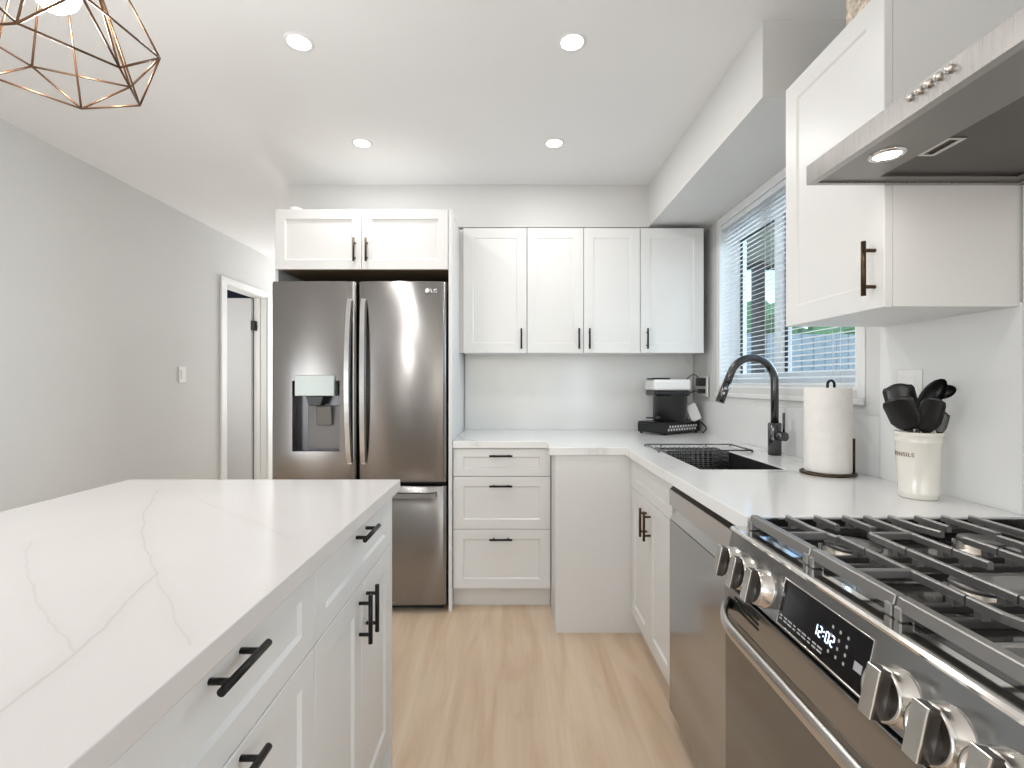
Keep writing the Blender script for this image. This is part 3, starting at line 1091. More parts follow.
# ---- wall cabinets on the back wall
UY, UZ0, UZ1 = 2.887, 1.392, 2.140
def wall_cab(x0, x1, doors, label, filler=None):
    t = thing('wall_cabinet', label, 'cabinet', ((x0 + x1) / 2, 3.05, UZ0), 'white wall cabinets above the back counter')
    MB().box(x0 + 0.0005, x1 - 0.0005, UY + 0.020, YB + 0.010, UZ0, UZ1 - 0.004).build('body', 'white', t)
    if filler:
        MB().box(filler[0], filler[1], UY + 0.022, UY + 0.040, UZ0, UZ1 - 0.004).build('filler_strip', 'white', t)
    for a, c, hx in doors:
        d = shaker('door', (a, UY, UZ0 - 0.002), PX, NY, c - a, UZ1 - UZ0, t, fw=0.058, rec=0.004, ch=0.005)
        bar_handle(d, (hx, UY, 1.474), PZ, NY)
    return t
wall_cab(-0.294, 0.0895, [(-0.2925, 0.088, 0.056)], 'single door white wall cabinet at the left end, next to the fridge panel', (-0.3175, -0.2945))
wall_cab(0.0905, 0.768, [(0.092, 0.4275, 0.399), (0.4305, 0.7665, 0.462)], 'wide white wall cabinet with two doors and paired handles in the middle')
wall_cab(0.769, 1.150, [(0.7705, 1.1485, 0.807)], 'single door white wall cabinet in the corner beside the window')

# ================================================================ RIGHT SIDE
# ---- cabinet beside the hood
RX, RY0, RY1, RZ0, RZ1 = 0.8796, 1.138, 1.551, 1.390, 2.150
hc = thing('hood_cabinet', 'white single door wall cabinet between the window and the range hood', 'cabinet', (1.04, 1.34, RZ0))
b = MB()
b.box(RX + 0.020, WX - 0.001, RY0, RY1, RZ0 + 0.001, RZ1)
b.build('body', 'white', hc)
d = shaker('door', (RX, RY1 - 0.001, RZ0), (0, -1, 0), NX, RY1 - RY0 - 0.002, RZ1 - RZ0, hc, fw=0.058, rec=0.005)
bar_handle(d, (RX, RY0 + 0.030, 1.487), PZ, NX, 'bronze_metal', length=0.132)

# ---- basket on that cabinet
b = MB()
b.prism([(0.915, 1.20), (1.16, 1.20), (1.16, 1.325), (0.915, 1.325)], 'z', RZ1 + 0.001, RZ1 + 0.17, 0.008)
tag(b.build('woven_basket', 'wicker'), 'cream woven basket standing on top of the cabinet by the hood', 'basket')

# ---- range hood
HX, HY0, HY1, HZ = 0.694, 0.386, 1.137, 1.676
hd = thing('range_hood', 'stainless under cabinet range hood over the gas range', 'range hood', (0.95, 0.77, HZ))
b = MB()
b.prism([(HX, HZ), (HX, HZ + 0.044), (HX + 0.10, HZ + 0.062), (WX - 0.001, HZ + 0.085), (WX - 0.001, HZ), (WX - 0.03, HZ), (WX - 0.03, HZ + 0.020), (HX + 0.018, HZ + 0.020), (HX + 0.018, HZ)], 'y', HY0, HY1 - 0.001)
b.box(HX + 0.018, WX - 0.03, HY0, HY0 + 0.012, HZ, HZ + 0.022)
b.box(HX + 0.018, WX - 0.03, HY1 - 0.013, HY1 - 0.001, HZ, HZ + 0.022)
b.build('canopy', 'hood_steel', hd)
b = MB()
ux0, ux1 = HX + 0.022, WX - 0.031
fxa, fxb = HX + 0.144, WX - 0.060
b.cells([ux0, fxa, fxb, ux1], [HY0 + 0.012, HY0 + 0.07, HY1 - 0.040, HY1 - 0.013], lambda x, y: not (fxa < x < fxb and HY0 + 0.07 < y < HY1 - 0.040), HZ + 0.004, HZ + 0.019)
b.build('underside', 'hood_under', hd)
flt = MB().box(fxa, fxb, HY0 + 0.07, HY1 - 0.040, HZ + 0.010, HZ + 0.019).build('grease_filter', 'filter', hd)
b = MB()
yl = 0.964
xl = fxa + 0.004
b.cells([xl - 0.004, xl + 0.006, xl + 0.024, xl + 0.034], [yl - 0.037, yl - 0.030, yl + 0.030, yl + 0.037], lambda x, y: not (xl + 0.006 < x < xl + 0.024 and abs(y - yl) < 0.03), HZ + 0.005, HZ + 0.0099)
b.build('filter_latch', 'steel', flt)
lx_, ly_ = 0.772, 0.992
t1 = MB().lathe([(0.024, 0.0), (0.026, -0.004), (0.032, -0.003), (0.033, 0.0)], (lx_, ly_, HZ + 0.0038), 28).build('lamp_ring', 'chrome', hd)
part(MB().lathe([(0.0, -0.0015), (0.0245, -0.0015)], (lx_, ly_, HZ + 0.0038), 28).build('hood_lamp', 'lamp', hd), 'lit round hood lamp')
d_ = bpy.data.lights.new('hood_beam', 'AREA')
d_.shape = 'DISK'
d_.size = 0.05
d_.energy = 0.35
d_.color = (1.0, 0.93, 0.84)
o_ = bpy.data.objects.new('hood_beam', d_)
C.objects.link(o_)
o_.parent = hd
o_.location = Vector((lx_, ly_, HZ - 0.001)) - wloc(hd)
for k in range(5):
    y = 0.840 - 0.022 * k if k else 0.842
    y = 0.838 - 0.0188 * k
    bt = MB().lathe([(0.0068, 0.0), (0.0068, 0.003), (0.0058, 0.007), (0.003, 0.0085), (0.0, 0.0087)], (HX, y, HZ + 0.031), 20, Matrix.Rotation(-PI / 2, 3, 'Y')).build('button', 'chrome', hd)

# ---- dishwasher
dw = thing('dishwasher', 'stainless dishwasher between the sink cabinet and the range', 'dishwasher', (0.85, 1.42, 0))
WXF, WY0, WY1 = 0.560, 1.118, 1.717
MB().box(WXF + 0.032, 1.15, WY0 + 0.004, WY1 - 0.004, 0.03, 0.855).build('body', 'void', dw)
MB().box(WXF + 0.06, WXF + 0.075, WY0 + 0.004, WY1 - 0.004, 0.0, 0.055).build('toe_kick', 'void', dw)
dd = MB().box(WXF, WXF + 0.030, WY0 + 0.002, WY1 - 0.002, 0.055, 0.727, 0.003, 2).build('door', 'dark_steel', dw)
b = MB()
b.prism([(WXF + 0.030, 0.729), (WXF + 0.002, 0.729), (WXF + 0.024, 0.757), (WXF + 0.024, 0.770), (WXF + 0.004, 0.7775), (WXF, 0.779), (WXF, 0.8325), (WXF + 0.002, 0.834), (WXF + 0.030, 0.834)], 'y', WY0 + 0.002, WY1 - 0.002)
b.build('handle_fascia', 'steel', dw)
MB().prism([(WXF + 0.003, 0.8345), (WXF + 0.030, 0.8345), (WXF + 0.030, 0.856), (WXF + 0.025, 0.856)], 'y', WY0 + 0.002, WY1 - 0.002).build('control_strip', 'black_gloss', dw)
bd = MB().lathe([(0.0, 0.001), (0.008, 0.001), (0.009, 0.0)], (WXF - 0.0001, 1.185, 0.805), 20, Matrix.Rotation(-PI / 2, 3, 'Y') @ Matrix.Diagonal((0.55, 1.9, 1))).build('badge', 'knob_dark', dw)

# ---- range
SY0, SY1 = 0.376, 1.110
rg = thing('gas_range', 'stainless slide in gas range with front knobs and clock', 'range', (0.85, 0.74, 0))
MB().box(0.525, XR - 0.006, SY0 + 0.002, SY1 - 0.002, 0.04, 0.858).build('body', 'panel_steel', rg)
for x in (0.58, 1.12):
    for y in (SY0 + 0.05, SY1 - 0.05):
        MB().cyl((x, y, 0.0), (x, y, 0.04), 0.015, seg=10).build('foot', 'black_plastic', rg)
# control panel: slanted slab along y
PTX, PTZ, PBX, PBZ = 0.5065, 0.872, 0.484, 0.768
cpn = MB().prism([(PTX, PTZ), (PBX, PBZ), (0.524, PBZ), (0.524, PTZ)], 'y', SY0, SY1, 0.0015, 1).build('control_panel', 'panel_steel', rg)
pd = Vector((PTX - PBX, 0, PTZ - PBZ)).normalized()        # up the panel
pn = Vector((-pd.z, 0, pd.x))                             # outward normal
def onp(y, f, out=0.0):
    return Vector((PBX, y, PBZ)) + pd * (Vector((PTX - PBX, 0, PTZ - PBZ)).length * f) + pn * out
# polished front trim and cooktop pan
MB().prism([(0.5035, 0.8725), (0.5025, 0.877), (0.506, 0.881), (0.545, 0.880), (0.545, 0.8725)], 'y', SY0, SY1).build('front_trim', 'chrome', rg)
b = MB()
b.cells([0.5465, 0.560, 1.165, XR - 0.006], [SY0, SY0 + 0.014, SY1 - 0.014, SY1], lambda x, y: not (0.560 < x < 1.165 and SY0 + 0.014 < y < SY1 - 0.014), 0.859, 0.880)
b.box(0.556, 1.168, SY0 + 0.010, SY1 - 0.010, 0.859, 0.8665)
b.box(0.565, XR - 0.006, SY1 - 0.008, SY1, 0.8801, 0.8985)
ck_ = b.build('cooktop', 'cook_top', rg)
MB().prism([(1.08, 0.8815), (1.095, 0.912), (1.15, 0.918), (XR - 0.007, 0.915), (XR - 0.007, 0.8815)], 'y', SY0 + 0.04, 1.02, 0.004).build('rear_vent', 'grate', rg)
# display
e = 0.0012
dsp_y0, dsp_y1 = 0.668, 0.880
b = MB()
c = [onp(dsp_y1, 0.07, e), onp(dsp_y0, 0.07, e), onp(dsp_y0, 0.80, e), onp(dsp_y1, 0.80, e)]
b.bm.faces.new([b.bm.verts.new(v) for v in c])
ds = b.build('display', 'black_gloss', cpn)
rm = []
b = MB()
cc = [onp(dsp_y1 + 0.002, 0.05, e), onp(dsp_y0 - 0.002, 0.05, e), onp(dsp_y0 - 0.002, 0.82, e), onp(dsp_y1 + 0.002, 0.82, e)]
b.tube(cc, 0.0012, 6, closed=True)
b.build('display_frame', 'chrome', ds)
tx = Vector((0, -1, 0))
SEG = {'0': 'abcdef', '1': 'bc', '2': 'abged'}
def seg_digits(txt, y, f0, hgt):
    L = (Vector((PTX - PBX, 0, PTZ - PBZ))).length
    b = MB()
    w = hgt * 0.5
    tk = hgt * 0.13
    def bar(y0, y1, z0, z1):
        b.quad(onp(y0, f0 + z0 / L, 0.0018), onp(y1, f0 + z0 / L, 0.0018), onp(y1, f0 + z1 / L, 0.0018), onp(y0, f0 + z1 / L, 0.0018))
    for ch in txt:
        if ch == ':':
            for zz in (hgt * 0.28, hgt * 0.66):
                bar(y, y - tk, zz, zz + tk)
            y -= tk * 2.2
            continue
        for sg in SEG[ch]:
            q = {'a': (y - tk, y - w + tk, hgt - tk, hgt), 'd': (y - tk, y - w + tk, 0, tk), 'g': (y - tk, y - w + tk, hgt / 2 - tk / 2, hgt / 2 + tk / 2),
                 'f': (y, y - tk, hgt / 2, hgt - tk / 2), 'e': (y, y - tk, tk / 2, hgt / 2), 'b': (y - w + tk, y - w, hgt / 2, hgt - tk / 2), 'c': (y - w + tk, y - w, tk / 2, hgt / 2)}[sg]
            bar(*q)
        y -= w * 1.28
    return b.build('clock_digits', 'led', ds)
seg_digits('12:02', 0.786, 0.34, 0.0185)
b = MB()
random.seed(4)
for k in range(9):
    y = 0.872 - 0.0135 * k
    w = 0.0036 + 0.0012 * (k % 3)
    for r_ in range(2):
        f0 = 0.20 - 0.055 * r_
        b.quad(onp(y + w, f0, 0.0016), onp(y - w, f0, 0.0016), onp(y - w, f0 + 0.028, 0.0016), onp(y + w, f0 + 0.028, 0.0016))
for i in range(3):
    for j in range(4):
        y = 0.745 - 0.017 * i
        f0 = 0.24 + 0.12 * j
        b.quad(onp(y + 0.002, f0, 0.0016), onp(y - 0.002, f0, 0.0016), onp(y - 0.002, f0 + 0.045, 0.0016), onp(y + 0.002, f0 + 0.045, 0.0016))
b.quad(onp(0.692, 0.30, 0.0016), onp(0.676, 0.30, 0.0016), onp(0.676, 0.42, 0.0016), onp(0.692, 0.42, 0.0016))
b.build('key_legend', 'grey_print', ds)
# knobs
def knob(y):
    c0 = onp(y, 0.40, 0.0)
    mx = Matrix((pd.cross(pn) * 1.0, pd, pn)).transposed()
    b = MB()
    b.lathe([(0.036, 0.0), (0.036, 0.003), (0.0335, 0.004), (0.0335, 0.022), (0.0315, 0.025), (0.028, 0.025), (0.0265, 0.022), (0.0, 0.022)], c0, 36, mx)
    k = b.build('knob', 'knob_steel', cpn)
    m4 = mx.to_4x4()
    m4.translation = c0
    g = MB()
    g.box(-0.0105, 0.0105, -0.0315, 0.0315, 0.020, 0.037, 0.002, 2)
    g.xform(m4)
    part(g.build('knob_grip', 'knob_dark', k), 'dark grip block')
    g = MB()
    g.box(-0.0109, 0.0109, -0.032, 0.032, 0.0365, 0.0395, 0.001)
    g.xform(m4)
    g.build('grip_face', 'knob_steel', k)
    g = MB()
    for sx in (-0.006, 0.006):
        q = onp(y + sx, 0.90, 0.0008)
        g.quad(q + Vector((0, 0.003, 0)), q - Vector((0, 0.003, 0)), q - Vector((0, 0.003, 0)) + pd * 0.004, q + Vector((0, 0.003, 0)) + pd * 0.004)
    return k
for y in (1.070, 1.005, 0.940, 0.615, 0.545, 0.475):
    knob(y)
# oven door
DXF = 0.488
od = MB().box(DXF, 0.520, SY0 + 0.002, SY1 - 0.001, 0.215, 0.757, 0.003, 2).build('oven_door', 'panel_steel', rg)
MB().box(DXF - 0.0012, DXF + 0.002, SY0 + 0.03, SY1 - 0.012, 0.235, 0.690, 0.0005).build('oven_window', 'oven_glass', od)
b = MB()
for z in (0.741, 0.731, 0.721):
    b.box(DXF - 0.0008, DXF + 0.001, 0.955, 1.055, z - 0.0028, z + 0.0028)
b.build('vent_slot', 'void', od)
b = MB()
pts = []
for k in range(25):
    tt = k / 24
    y = SY1 - 0.022 - (SY1 - SY0 - 0.044) * tt
    s = min(1.0, math.sin(PI * tt) * 2.1) if tt not in (0, 1) else 0
    s = 1 - (1 - min(1, min(tt, 1 - tt) / 0.22)) ** 2.2
    pts.append((DXF + 0.001 - 0.056 * s, y, 0.716 + 0.004 * s))
prev = None
for i, p in enumerate(pts):
    ring = []
    for q in range(12):
        a = 2 * PI * q / 12
        ring.append(b.bm.verts.new((p[0] + 0.0085 * math.cos(a), p[1], p[2] + 0.0145 * math.sin(a))))
    if prev:
        for q in range(12):
            f = b.bm.faces.new((prev[q], prev[(q + 1) % 12], ring[(q + 1) % 12], ring[q]))
            f.smooth = True
    else:
        b.bm.faces.new(list(reversed(ring)))
    prev = ring
b.bm.faces.new(prev)
b.build('handle', 'steel', od)
sd = MB().box(DXF, 0.520, SY0 + 0.002, SY1 - 0.001, 0.045, 0.208, 0.003, 2).build('warming_drawer', 'panel_steel', rg)
# burners
def burner(x, y, r, long=0.0):
    b = MB()
    prof = [(r * 1.25, 0.0), (r * 1.22, 0.004), (r * 0.98, 0.006), (r * 0.98, 0.016), (r * 0.9, 0.018), (0.0, 0.018)]
    b.lathe(prof, (x, y, 0.8668), 32)
    if long:
        for v in b.bm.verts:
            v.co.x += long if v.co.x > x else -long
    bb = b.build('burner', 'burner_base', ck_)
    c = MB()
    c.lathe([(r * 1.02, 0.0185), (r * 1.06, 0.021), (r * 1.0, 0.026), (r * 0.6, 0.0275), (0.0, 0.0275)], (x, y, 0.8668), 32)
    if long:
        for v in c.bm.verts:
            v.co.x += long if v.co.x > x else -long
    c.build('burner_cap', 'burner_cap', bb)
    i = MB()
    i.cyl((x - r * 1.25 - long, y + 0.01, 0.8668), (x - r * 1.25 - long, y + 0.01, 0.889), 0.004, seg=10)
    i.build('igniter', 'burner_cap', bb)
burner(0.675, 0.955, 0.046)
burner(0.955, 0.985, 0.034)
burner(0.80, 0.765, 0.038, 0.055)
burner(0.675, 0.535, 0.052)
burner(0.955, 0.535, 0.038)

# cast-iron grates
ZG0, ZG1 = 0.8975, 0.912
def grate(y0, y1, label, bars):
    t = thing('cooktop_grate', label, 'grate', (0.8, (y0 + y1) / 2, 0.867), 'cast iron grates on the gas range')
    y0 += 0.001
    y1 -= 0.001
    b = MB()
    b.prism([(0.535, ZG0 - 0.004), (0.5395, ZG1), (0.5545, ZG1), (0.557, ZG0 - 0.004)], 'y', y0, y1, 0.0015, 1)
    b.box(0.533, 0.552, y1 - 0.014, y1, 0.8805, ZG0 + 0.002, 0.002)
    b.box(0.533, 0.552, y0, y0 + 0.014, 0.8805, ZG0 + 0.002, 0.002)
    b.build('front_rail', 'grate', t)
    b = MB()
    for yy in (y1 - 0.024, y0 + 0.016):
        b.box(0.565, 1.06, yy, yy + 0.010, 0.877, 0.890, 0.002)
    b.box(1.05, 1.062, y0 + 0.016, y1 - 0.014, 0.877, 0.890, 0.002)
    b.box(0.552, 0.572, y1 - 0.024, y1 - 0.014, 0.879, 0.889)
    b.box(0.552, 0.572, y0 + 0.016, y0 + 0.026, 0.879, 0.889)
    for xx in (0.585, 1.045):
        for yy in (y1 - 0.019, y0 + 0.021):
            b.box(xx - 0.006, xx + 0.006, yy - 0.006, yy + 0.006, 0.8672, 0.879)
    b.build('lower_frame', 'grate_low', t)
    def pbar(x, ya, yb, dx=0.0, hook=False):
        b = MB()
        w = 0.0048
        ym_ = ya + (yb - ya) * 0.55
        P = [(x, ya), (x, ym_), (x + dx, yb)]
        pts = [(p[0], p[1], (ZG0 + ZG1) / 2) for p in P]
        prev = None
        for p in pts:
            ring = [b.bm.verts.new((p[0] + a, p[1], p[2] + c)) for a, c in ((-w, -0.0065), (-w, 0.005), (-w + 0.002, 0.007), (w - 0.002, 0.007), (w, 0.005), (w, -0.0065))]
            if prev:
                for q in range(6):
                    b.bm.faces.new((prev[q], prev[(q + 1) % 6], ring[(q + 1) % 6], ring[q]))
            else:
                b.bm.faces.new(ring)
            prev = ring
        b.bm.faces.new(list(reversed(prev)))
        for yy in (y1 - 0.019, y0 + 0.021):
            if min(ya, yb) - 0.002 < yy < max(ya, yb) + 0.002:
                b.box(x - 0.006, x + 0.006, yy - 0.006, yy + 0.006, 0.888, ZG0 + 0.002)
        if hook:
            b.box(x + dx - 0.006, x + dx + 0.006, yb - 0.006, yb + 0.006, ZG0 - 0.012, ZG1 - 0.001, 0.001)
        b.build('finger_bar', 'grate', t)
    for (kind, x, fa_, fb_, dx, hk) in bars:
        if kind == 'y':
            pbar(x, y0 + (y1 - y0) * fa_, y0 + (y1 - y0) * fb_, dx, hk)
        else:
            yy = y0 + (y1 - y0) * fa_
            MB().box(x, fb_, yy - 0.005, yy + 0.005, ZG0, ZG1, 0.002).build('finger_bar', 'grate', t)
    return t
BL = [('y', 0.622, 1.0, 0.30, 0.012, False), ('y', 0.686, 1.0, 0.66, 0.0, False), ('y', 0.750, 1.0, 0.62, 0.0, True),
      ('y', 0.798, 1.0, 0.0, 0.0, False), ('y', 0.853, 1.0, 0.45, 0.012, False), ('y', 0.913, 1.0, 0.62, 0.0, False),
      ('y', 0.973, 1.0, 0.45, 0.0, True), ('y', 1.035, 1.0, 0.0, 0.0, False),
      ('y', 0.640, 0.0, 0.34, 0.0, False), ('y', 0.715, 0.0, 0.40, 0.0, False), ('y', 0.880, 0.0, 0.30, 0.0, False), ('y', 0.955, 0.0, 0.34, 0.0, False),
      ('x', 0.550, 0.42, 0.632, 0, False), ('x', 0.715, 0.42, 0.80, 0, False)]
BC = [('y', 0.640, 0.0, 1.0, 0.0, False), ('y', 0.715, 0.0, 1.0, 0.0, False), ('y', 0.798, 1.0, 0.66, 0.0, False), ('y', 0.798, 0.0, 0.34, 0.0, False),
      ('y', 0.880, 0.0, 1.0, 0.0, False), ('y', 0.955, 0.0, 1.0, 0.0, False), ('y', 1.035, 0.0, 1.0, 0.0, False), ('x', 0.550, 0.5, 0.640, 0, False), ('x', 0.955, 0.5, 1.035, 0, False)]
BR = [('y', 0.640, 1.0, 0.64, 0.012, False), ('y', 0.715, 1.0, 0.60, -0.012, False), ('y', 0.798, 0.0, 1.0, 0.0, False), ('y', 0.880, 1.0, 0.62, 0.0, False),
      ('y', 0.955, 1.0, 0.66, 0.0, False), ('y', 1.035, 0.0, 1.0, 0.0, False), ('y', 0.640, 0.0, 0.34, 0.0, False), ('y', 0.715, 0.0, 0.36, 0.0, False),
      ('y', 0.880, 0.0, 0.36, 0.0, False), ('y', 0.955, 0.0, 0.34, 0.0, False), ('x', 0.550, 0.5, 0.620, 0, False), ('x', 0.73, 0.5, 0.87, 0, False), ('x', 0.97, 0.5, 1.035, 0, False)]
grate(0.870, 1.090, 'grey cast iron cooktop grate at the end beside the counter', BL)
grate(0.677, 0.869, 'grey cast iron cooktop grate in the middle, over the oval burner', BC)
grate(0.425, 0.676, 'grey cast iron cooktop grate at the far right, nearest the picture edge', BR)

# ================================================================ ISLAND
IX0, IX1, IYF = -1.231, -0.359, 1.550
isl = MB().box(IX0, IX1, -0.35, IYF, 0.866, Z_CT, 0.002, 2).build('island_countertop', 'quartz_island', None, ((IX0 + IX1) / 2, 0.6, 0.866))
tag(isl, 'veined white quartz slab on top of the kitchen island', 'countertop')
IF = -0.381
def isl_cab(y0, y1, label):
    t = thing('island_cabinet', label, 'cabinet', (-0.68, (y0 + y1) / 2, 0), 'white cabinets under the island slab')
    MB().box(-0.985, IF - 0.020, y0 + 0.0005, y1 - 0.0005, 0.10, 0.8655).build('body', 'white', t)
    MB().box(-0.985, IF - 0.06, y0 + 0.0005, y1 - 0.0005, 0.0, 0.10).build('toe_kick', 'toe', t)
    return t
ia = isl_cab(0.932, 1.512, 'white island cabinet with a drawer over two doors, beside the fridge aisle')
U, N_ = (0, 1, 0), (1, 0, 0)
d = shaker('drawer', (IF, 0.9335, 0.7035), U, N_, 0.577, 0.157, ia, fw=0.055, fwz=0.045)
bar_handle(d, (IF, 1.218, 0.832), PY, N_)
for y0, hy in ((0.9335, 1.203), (1.2235, 1.262)):
    d = shaker('door', (IF, y0, 0.104), U, N_, 0.287, 0.5965, ia, fw=0.055)
    bar_handle(d, (IF, hy, 0.621), PZ, N_)
part(MB().box(-0.985, IF + 0.0005, 1.5125, 1.530, 0.0, 0.8655, 0.001).build('end_panel', 'white', ia), 'white end panel facing the fridge')
ib = isl_cab(0.345, 0.931, 'white island cabinet with a stack of three drawers, nearest the camera')
for z0, z1, hz in ((0.7035, 0.8605, 0.834), (0.404, 0.7005, 0.683), (0.104, 0.401, 0.378)):
    d = shaker('drawer', (IF, 0.3465, z0), U, N_, 0.583, z1 - z0, ib, fw=0.055, fwz=0.045)
    bar_handle(d, (IF, 0.642, hz), PY, N_, length=0.114)

# ================================================================ SMALL THINGS ON THE COUNTER
# ---- paper towel
px, py = 1.077, 1.645
ph = thing('paper_towel_holder', 'dark bronze wire paper towel holder with looped top', 'paper towel holder', (px, py, Z_CT))
b = MB()
b.tube([(px + 0.082 * math.cos(a), py + 0.075 * math.sin(a), Z_CT + 0.0055) for a in [2 * PI * k / 40 for k in range(40)]], 0.0045, 8, closed=True)
b.cyl((px - 0.082, py, Z_CT + 0.0055), (px + 0.082, py, Z_CT + 0.0055), 0.0035, seg=8)
b.build('base_ring', 'bronze_metal', ph)
b = MB()
pts = [(px, py, Z_CT + 0.006), (px, py, Z_CT + 0.305)]
pts += [(px + 0.0115 - 0.0115 * math.cos(a), py, Z_CT + 0.305 + 0.0135 * math.sin(a)) for a in [PI * k / 10 for k in range(1, 11)]]
pts += [(px + 0.023, py, Z_CT + 0.294)]
b.tube(pts, 0.0042, 10)
b.build('post', 'black_metal', ph)
b = MB()
b.cyl((px + 0.080, py - 0.014, Z_CT + 0.004), (px + 0.080, py - 0.014, Z_CT + 0.122), 0.0042, seg=10)
b.build('side_rod', 'bronze_metal', ph)
rl = MB()
rl.lathe([(0.020, 0.012), (0.0685, 0.011), (0.070, 0.014), (0.070, 0.291), (0.0685, 0.294), (0.020, 0.293), (0.020, 0.012)], (px, py, Z_CT), 48)
tag(rl.build('paper_towel_roll', 'paper', None, (px, py, Z_CT + 0.011)), 'thick white paper towel roll standing on its holder', 'paper towel')

# ---- crock
cx, cy = 1.100, 1.305
cr = thing('utensil_crock', 'cream ceramic crock with brown lettering full of black utensils', 'crock', (cx, cy, Z_CT))
b = MB()
b.lathe([(0.0, 0.001), (0.041, 0.001), (0.0435, 0.004), (0.044, 0.014), (0.045, 0.016), (0.044, 0.018), (0.0505, 0.150), (0.052, 0.152), (0.051, 0.155), (0.0525, 0.168), (0.0545, 0.173), (0.054, 0.178),
         (0.051, 0.179), (0.048, 0.173), (0.041, 0.010), (0.0, 0.008)], (cx, cy, Z_CT), 56)
b.build('pot', 'cream', cr)
# lettering wrapped round the pot
cu = bpy.data.curves.new('txt', 'FONT')
cu.body = 'UTENSILS'
cu.size = 0.0150
cu.space_character = 1.08
cu.align_x = 'CENTER'
cu.align_y = 'CENTER'
cu.extrude = 0.0003
tmp = bpy.data.objects.new('txt', cu)
C.objects.link(tmp)
dg = bpy.context.evaluated_depsgraph_get()
dg.update()
me = bpy.data.meshes.new_from_object(tmp.evaluated_get(dg))
bpy.data.objects.remove(tmp)
rr = 0.0491
th0 = math.atan2(-cy, -cx) - 0.85
for v in me.vertices:
    a = th0 + v.co.x / rr
    q = rr + 0.0003 + v.co.z + v.co.y * 0.05
    v.co = Vector((q * math.cos(a), q * math.sin(a), 0.118 + v.co.y))
me.materials.clear()
me.materials.append(M['letter'])
lt = bpy.data.objects.new('lettering', me)
C.objects.link(lt)
lt.parent = cr

# utensils: each stands on the crock floor and leans on its rim
def utensil(name, label, bot, top, head, hmat='black_nylon', hax=None):
    bot = Vector(bot)
    tp = Vector(top)
    t = thing(name, label, 'utensil', tuple(bot), 'black utensils in the crock')
    ax = (tp - bot).normalized()
    b = MB()
    b.tube([bot, bot.lerp(tp, 0.5), tp], [0.0055, 0.006, 0.0048], 10)
    b.build('shaft', hmat, t)
    if hax:
        ax = Vector(hax).normalized()
    view = (Vector((0, 0, 1.21)) - tp).normalized()
    yv = (view - ax * view.dot(ax)).normalized()
    xv = yv.cross(ax)
    m4 = Matrix((xv, yv, ax)).transposed().to_4x4()
    m4.translation = tp
    h = head()
    h.xform(m4)
    h.build('head', hmat, t)
    return t

def blade(w, l, th=0.004, cup=0.006, n=10, slots=False, twist=0.0):
    def f():
        b = MB()
        rows = []
        for i in range(n + 1):
            tt = i / n
            hw = w / 2 * (0.35 + 0.65 * min(1, tt * 3.6) ** 0.7) * (1 - max(0, tt - 0.78) ** 2 * 8)
            row_f, row_b = [], []
            for j in range(7):
                s = -1 + 2 * j / 6
                z = l * tt + (-0.006 * s * s if tt > 0.9 else 0)
                yy = cup * (s * s - 0.4) * min(1, tt * 2)
                row_f.append(b.bm.verts.new((s * hw, yy + th / 2, z)))
                row_b.append(b.bm.verts.new((s * hw, yy - th / 2, z)))
            rows.append((row_f, row_b))
        for (f0, b0), (f1, b1) in zip(rows[:-1], rows[1:]):
            for j in range(6):
                q = b.bm.faces.new((f0[j], f0[j + 1], f1[j + 1], f1[j])); q.smooth = True
                q = b.bm.faces.new((b0[j + 1], b0[j], b1[j], b1[j + 1])); q.smooth = True
            b.bm.faces.new((f0[0], f1[0], b1[0], b0[0]))
            b.bm.faces.new((f0[6], b0[6], b1[6], f1[6]))
        for (ff_, bb_) in (rows[0], rows[-1]):
            for j in range(6):
                b.bm.faces.new((ff_[j], bb_[j], bb_[j + 1], ff_[j + 1]))
        if twist:
            b.xform(Matrix.Rotation(twist, 4, 'Z'))
        return b
    return f

def bowl(rx, rz, depth, tilt, th=0.003, twist=0.0):
    def f():
        b = MB()
        n = 20
        rows = []
        for i in range(8):
            a = PI / 2 * i / 7
            rows.append([b.bm.verts.new((rx * math.cos(a) * math.cos(2 * PI * k / n), -depth * math.sin(a), rz * math.cos(a) * math.sin(2 * PI * k / n) + rz)) for k in range(n)] if i < 7 else [b.bm.verts.new((0, -depth, rz))])
        for r0, r1 in zip(rows[:-1], rows[1:]):
            for k in range(n):
                if len(r1) > 1:
                    q = b.bm.faces.new((r0[k], r0[(k + 1) % n], r1[(k + 1) % n], r1[k]))
                else:
                    q = b.bm.faces.new((r0[k], r0[(k + 1) % n], r1[0]))
                q.smooth = True
        bmesh.ops.solidify(b.bm, geom=b.bm.faces[:], thickness=-th)
        b.xform(Matrix.Rotation(twist, 4, 'Z') @ Matrix.Rotation(tilt, 4, 'X'))
        return b
    return f

ZF = Z_CT + 0.013
utensil('slotted_turner', 'black nylon turner with a broad head, upper left in the crock', (1.118, 1.300, ZF), (1.088, 1.335, 1.125), blade(0.072, 0.085, cup=-0.006, twist=0.1))
utensil('spatula', 'black nylon spatula with a large rounded square head, lower left in the crock', (1.122, 1.318, ZF), (1.062, 1.284, 1.086), blade(0.068, 0.100, cup=-0.006), hax=(-0.50, -0.10, 0.86))
utensil('soup_ladle', 'glossy black ladle with a deep oval bowl in the middle of the crock', (1.080, 1.325, ZF), (1.078, 1.270, 1.128), bowl(0.027, 0.052, 0.026, -0.1, twist=0.75), hax=(0.42, -0.10, 0.90))
utensil('serving_spoon', 'black serving spoon pointing right, behind the ladle in the crock', (1.090, 1.305, ZF), (1.118, 1.285, 1.180), bowl(0.020, 0.030, 0.014, 0.25, twist=0.4), hax=(0.80, -0.35, 0.10))
